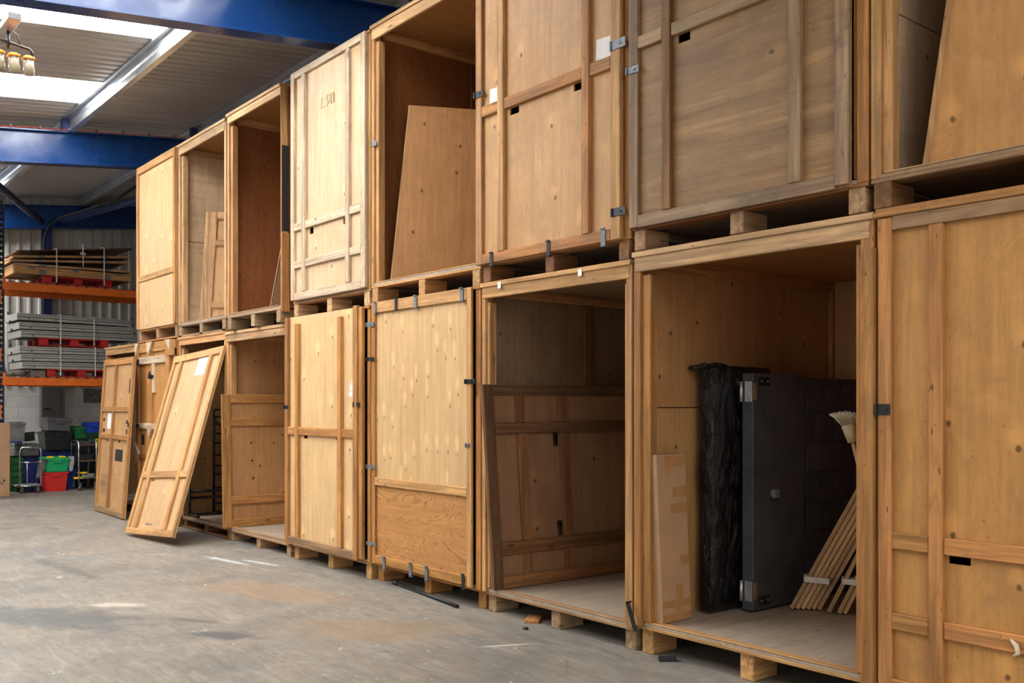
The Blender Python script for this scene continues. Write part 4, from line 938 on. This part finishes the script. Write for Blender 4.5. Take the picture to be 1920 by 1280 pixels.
def glove(name, label, loc, rz):
    r = empty(name, loc, label, 'glove', 'yellow gloves on the trolley'); r.rotation_euler.z = rz; Y = pl('yellow_rubber', (.80, .52, .01))
    bm = bmesh.new(); bm_box(bm, (-.045, -.04, 0), (.045, .03, .028), .01); bm_box(bm, (-.04, -.10, .0), (.04, -.035, .032), .008)
    from_bm('palm', bm, Y, r)
    for k in range(4): tube('finger', [(-.034+.0225*k, .028, .014), (-.036+.024*k, .06, .016), (-.037+.0245*k, .085+.01*math.sin(k*1.1), .01)], [.010, .010, .007], Y, r, 6)
    tube('thumb', [(.04, -.02, .014), (.065, .0, .014), (.075, .03, .01)], [.011, .01, .007], Y, r, 6)
glove('rubber_glove', 'yellow rubber glove lying on the bottom trolley shelf', (-17.90, .44, .206), .8)
glove('rubber_glove', 'yellow rubber glove bunched on top against the grey roll', (-17.93, .505, .293), 2.2)
# totes behind the service trolley
tub('navy_bin', 'tall black bin behind the service trolley, under the green tote', 'bin', -18.62, .56, .80, 0, .87, .4, BK, .92, True)
tub('green_tote', 'dark green tote on the black bin behind the service trolley', 'tote', -18.58, .56, .78, .895, 1.09, .4, GR2, .92, True)
tub('black_bin', 'wide black bin on the floor behind the service trolley, under the dark green tub', 'bin', -18.38, .83, 1.1, 0, .75, .32, BK, .92, True)
tub('dark_green_tub', 'very dark green tub under the blue tote', 'tub', -18.36, .74, .985, .785, 1.0, .38, DG, .9)
tub('blue_tote', 'blue lidded tote on the dark green tub', 'tote', -18.34, .72, .99, 1.005, 1.165, .40, BL_, .93, True)
tub('yellow_bucket', 'yellow bucket edge beside the service trolley at the leaning panel', 'bucket', -17.9, .81, .99, .72, .90, .26, pl('yellow_plastic', (0, 0, 0)), .85)
tub('black_bin', 'black bin on the floor under the yellow bucket', 'bin', -17.88, .80, 1.02, 0, .715, .3, BK, .92, True)
# cardboard carton at the left frame edge
r = empty('cardboard_carton', (-17.5, -.735, 0), 'big plain brown carton standing at the left edge of the picture', 'box')
box('carton_body', (-.55, -.85, 0), (0, 0, 1.20), CARD, r, .006); box('flap', (-.55, -.85, 1.2005), (-.001, -.43, 1.205), CARD, r, 0); box('flap', (-.55, -.425, 1.2005), (-.001, 0, 1.205), CARD, r, 0)
for y_, z, w_, h_ in ((-.145, .235, .03, .012), (-.10, .245, .025, .035), (-.14, .21, .05, .012)): box('printed_mark', (.0003, y_, z), (.001, y_+w_, z+h_), SMUDGE, r, 0)
# wall cabinet and rough panel
r = empty('wall_cabinet', (-20.035, .50, 1.07), 'grey steel cabinet on the end wall behind the totes', 'cabinet')
CABM = flat('grey_cabinet_paint', (.12, .12, .12), .5, 0, .4, .08)
box('cabinet_body', (0, -.215, 0), (.14, .215, .8), CABM, r, .006); box('cabinet_door', (.1402, -.205, .01), (.158, .13, .79), CABM, r, .004); box('side_door', (.1402, .14, .01), (.155, .208, .79), CABM, r, .004); box('door_handle', (.158, -.18, .36), (.172, -.06, .385), BLACKM, r, .003)
tube('conduit', [(.06, .0, -.005), (.06, .0, -.07)], .02, CABM, r, 8)
o = box('rough_panel', (XE+.012, 1.16, 1.55), (XE+.035, 1.52, 1.84), flat('mottled_board', (.18, .165, .15), .9, 0, .2, .5, 26, .3), None, .003); tag(o, 'mottled grey board fixed to the end wall below the rack beam', 'board')

# ------------------------------------------------------------------ hanging work lamp
LX, LY, LZ = -9.8, -2.10, 4.62
lp = empty('work_lamp', (LX, LY, LZ), 'hanging work lamp with clear tubes and orange caps under the roof', 'lamp')
ORP = pl('orange_plastic', (.9, .26, .01)); 
m = NT('clear_tube'); m.b.inputs['Base Color'].default_value = (.9, .85, .8, 1); m.b.inputs['Transmission Weight'].default_value = .85; m.b.inputs['Roughness'].default_value = .1; CLEAR = m.m
for i in range(4):
    y_ = -.02-.125*i
    h_ = empty('lamp_head', (0, y_, 0)); h_.parent = lp; h_.rotation_euler.x = .08
    bm = bmesh.new(); bm_box(bm, (-.05, -.05, .13), (.05, .05, .155), .006); bm_box(bm, (-.03, -.03, .155), (.03, .03, .17), .006); from_bm('cap', bm, ORP, h_)
    bm = bmesh.new(); bm_tube(bm, [(0, 0, -.005), (0, 0, .13)], .048, 14); from_bm('tube_cover', bm, CLEAR, h_, (0, 0, 0), True)
    bm = bmesh.new(); bm_box(bm, (-.03, -.03, .005), (.03, .03, .128), .004); from_bm('led_core', bm, flat('led_yellow', (.72, .66, .42), .5), h_)
tube('bracket', [(0, .0, .165), (0, .0, .215), (0, -.02, .235), (0, -.2, .26), (0, -.42, .29)], .014, BLACKM, lp, 8)
tube('stem', [(0, -.2, .20), (0, -.2, .36)], .016, BLACKM, lp, 8)
box('hanger_channel', (-.04, -.27, .36), (.35, -.16, .42), GALV, lp, .004)
zt = sheetz(LY-.2)-LZ
tubes('chain_wire', [[(0, -.19, .42), (0, -.20, zt)], [(.0, -.28, .42), (0.02, -.30, zt)]], .004, GALV, lp, 5)
tubes('flex', [[(0, -.1, .25), (0, -.12, .34), (0, -.17, .38)], [(0, -.35, .28), (0, -.3, .36), (0, -.24, .39)]], .006, BLACKM, lp, 6)
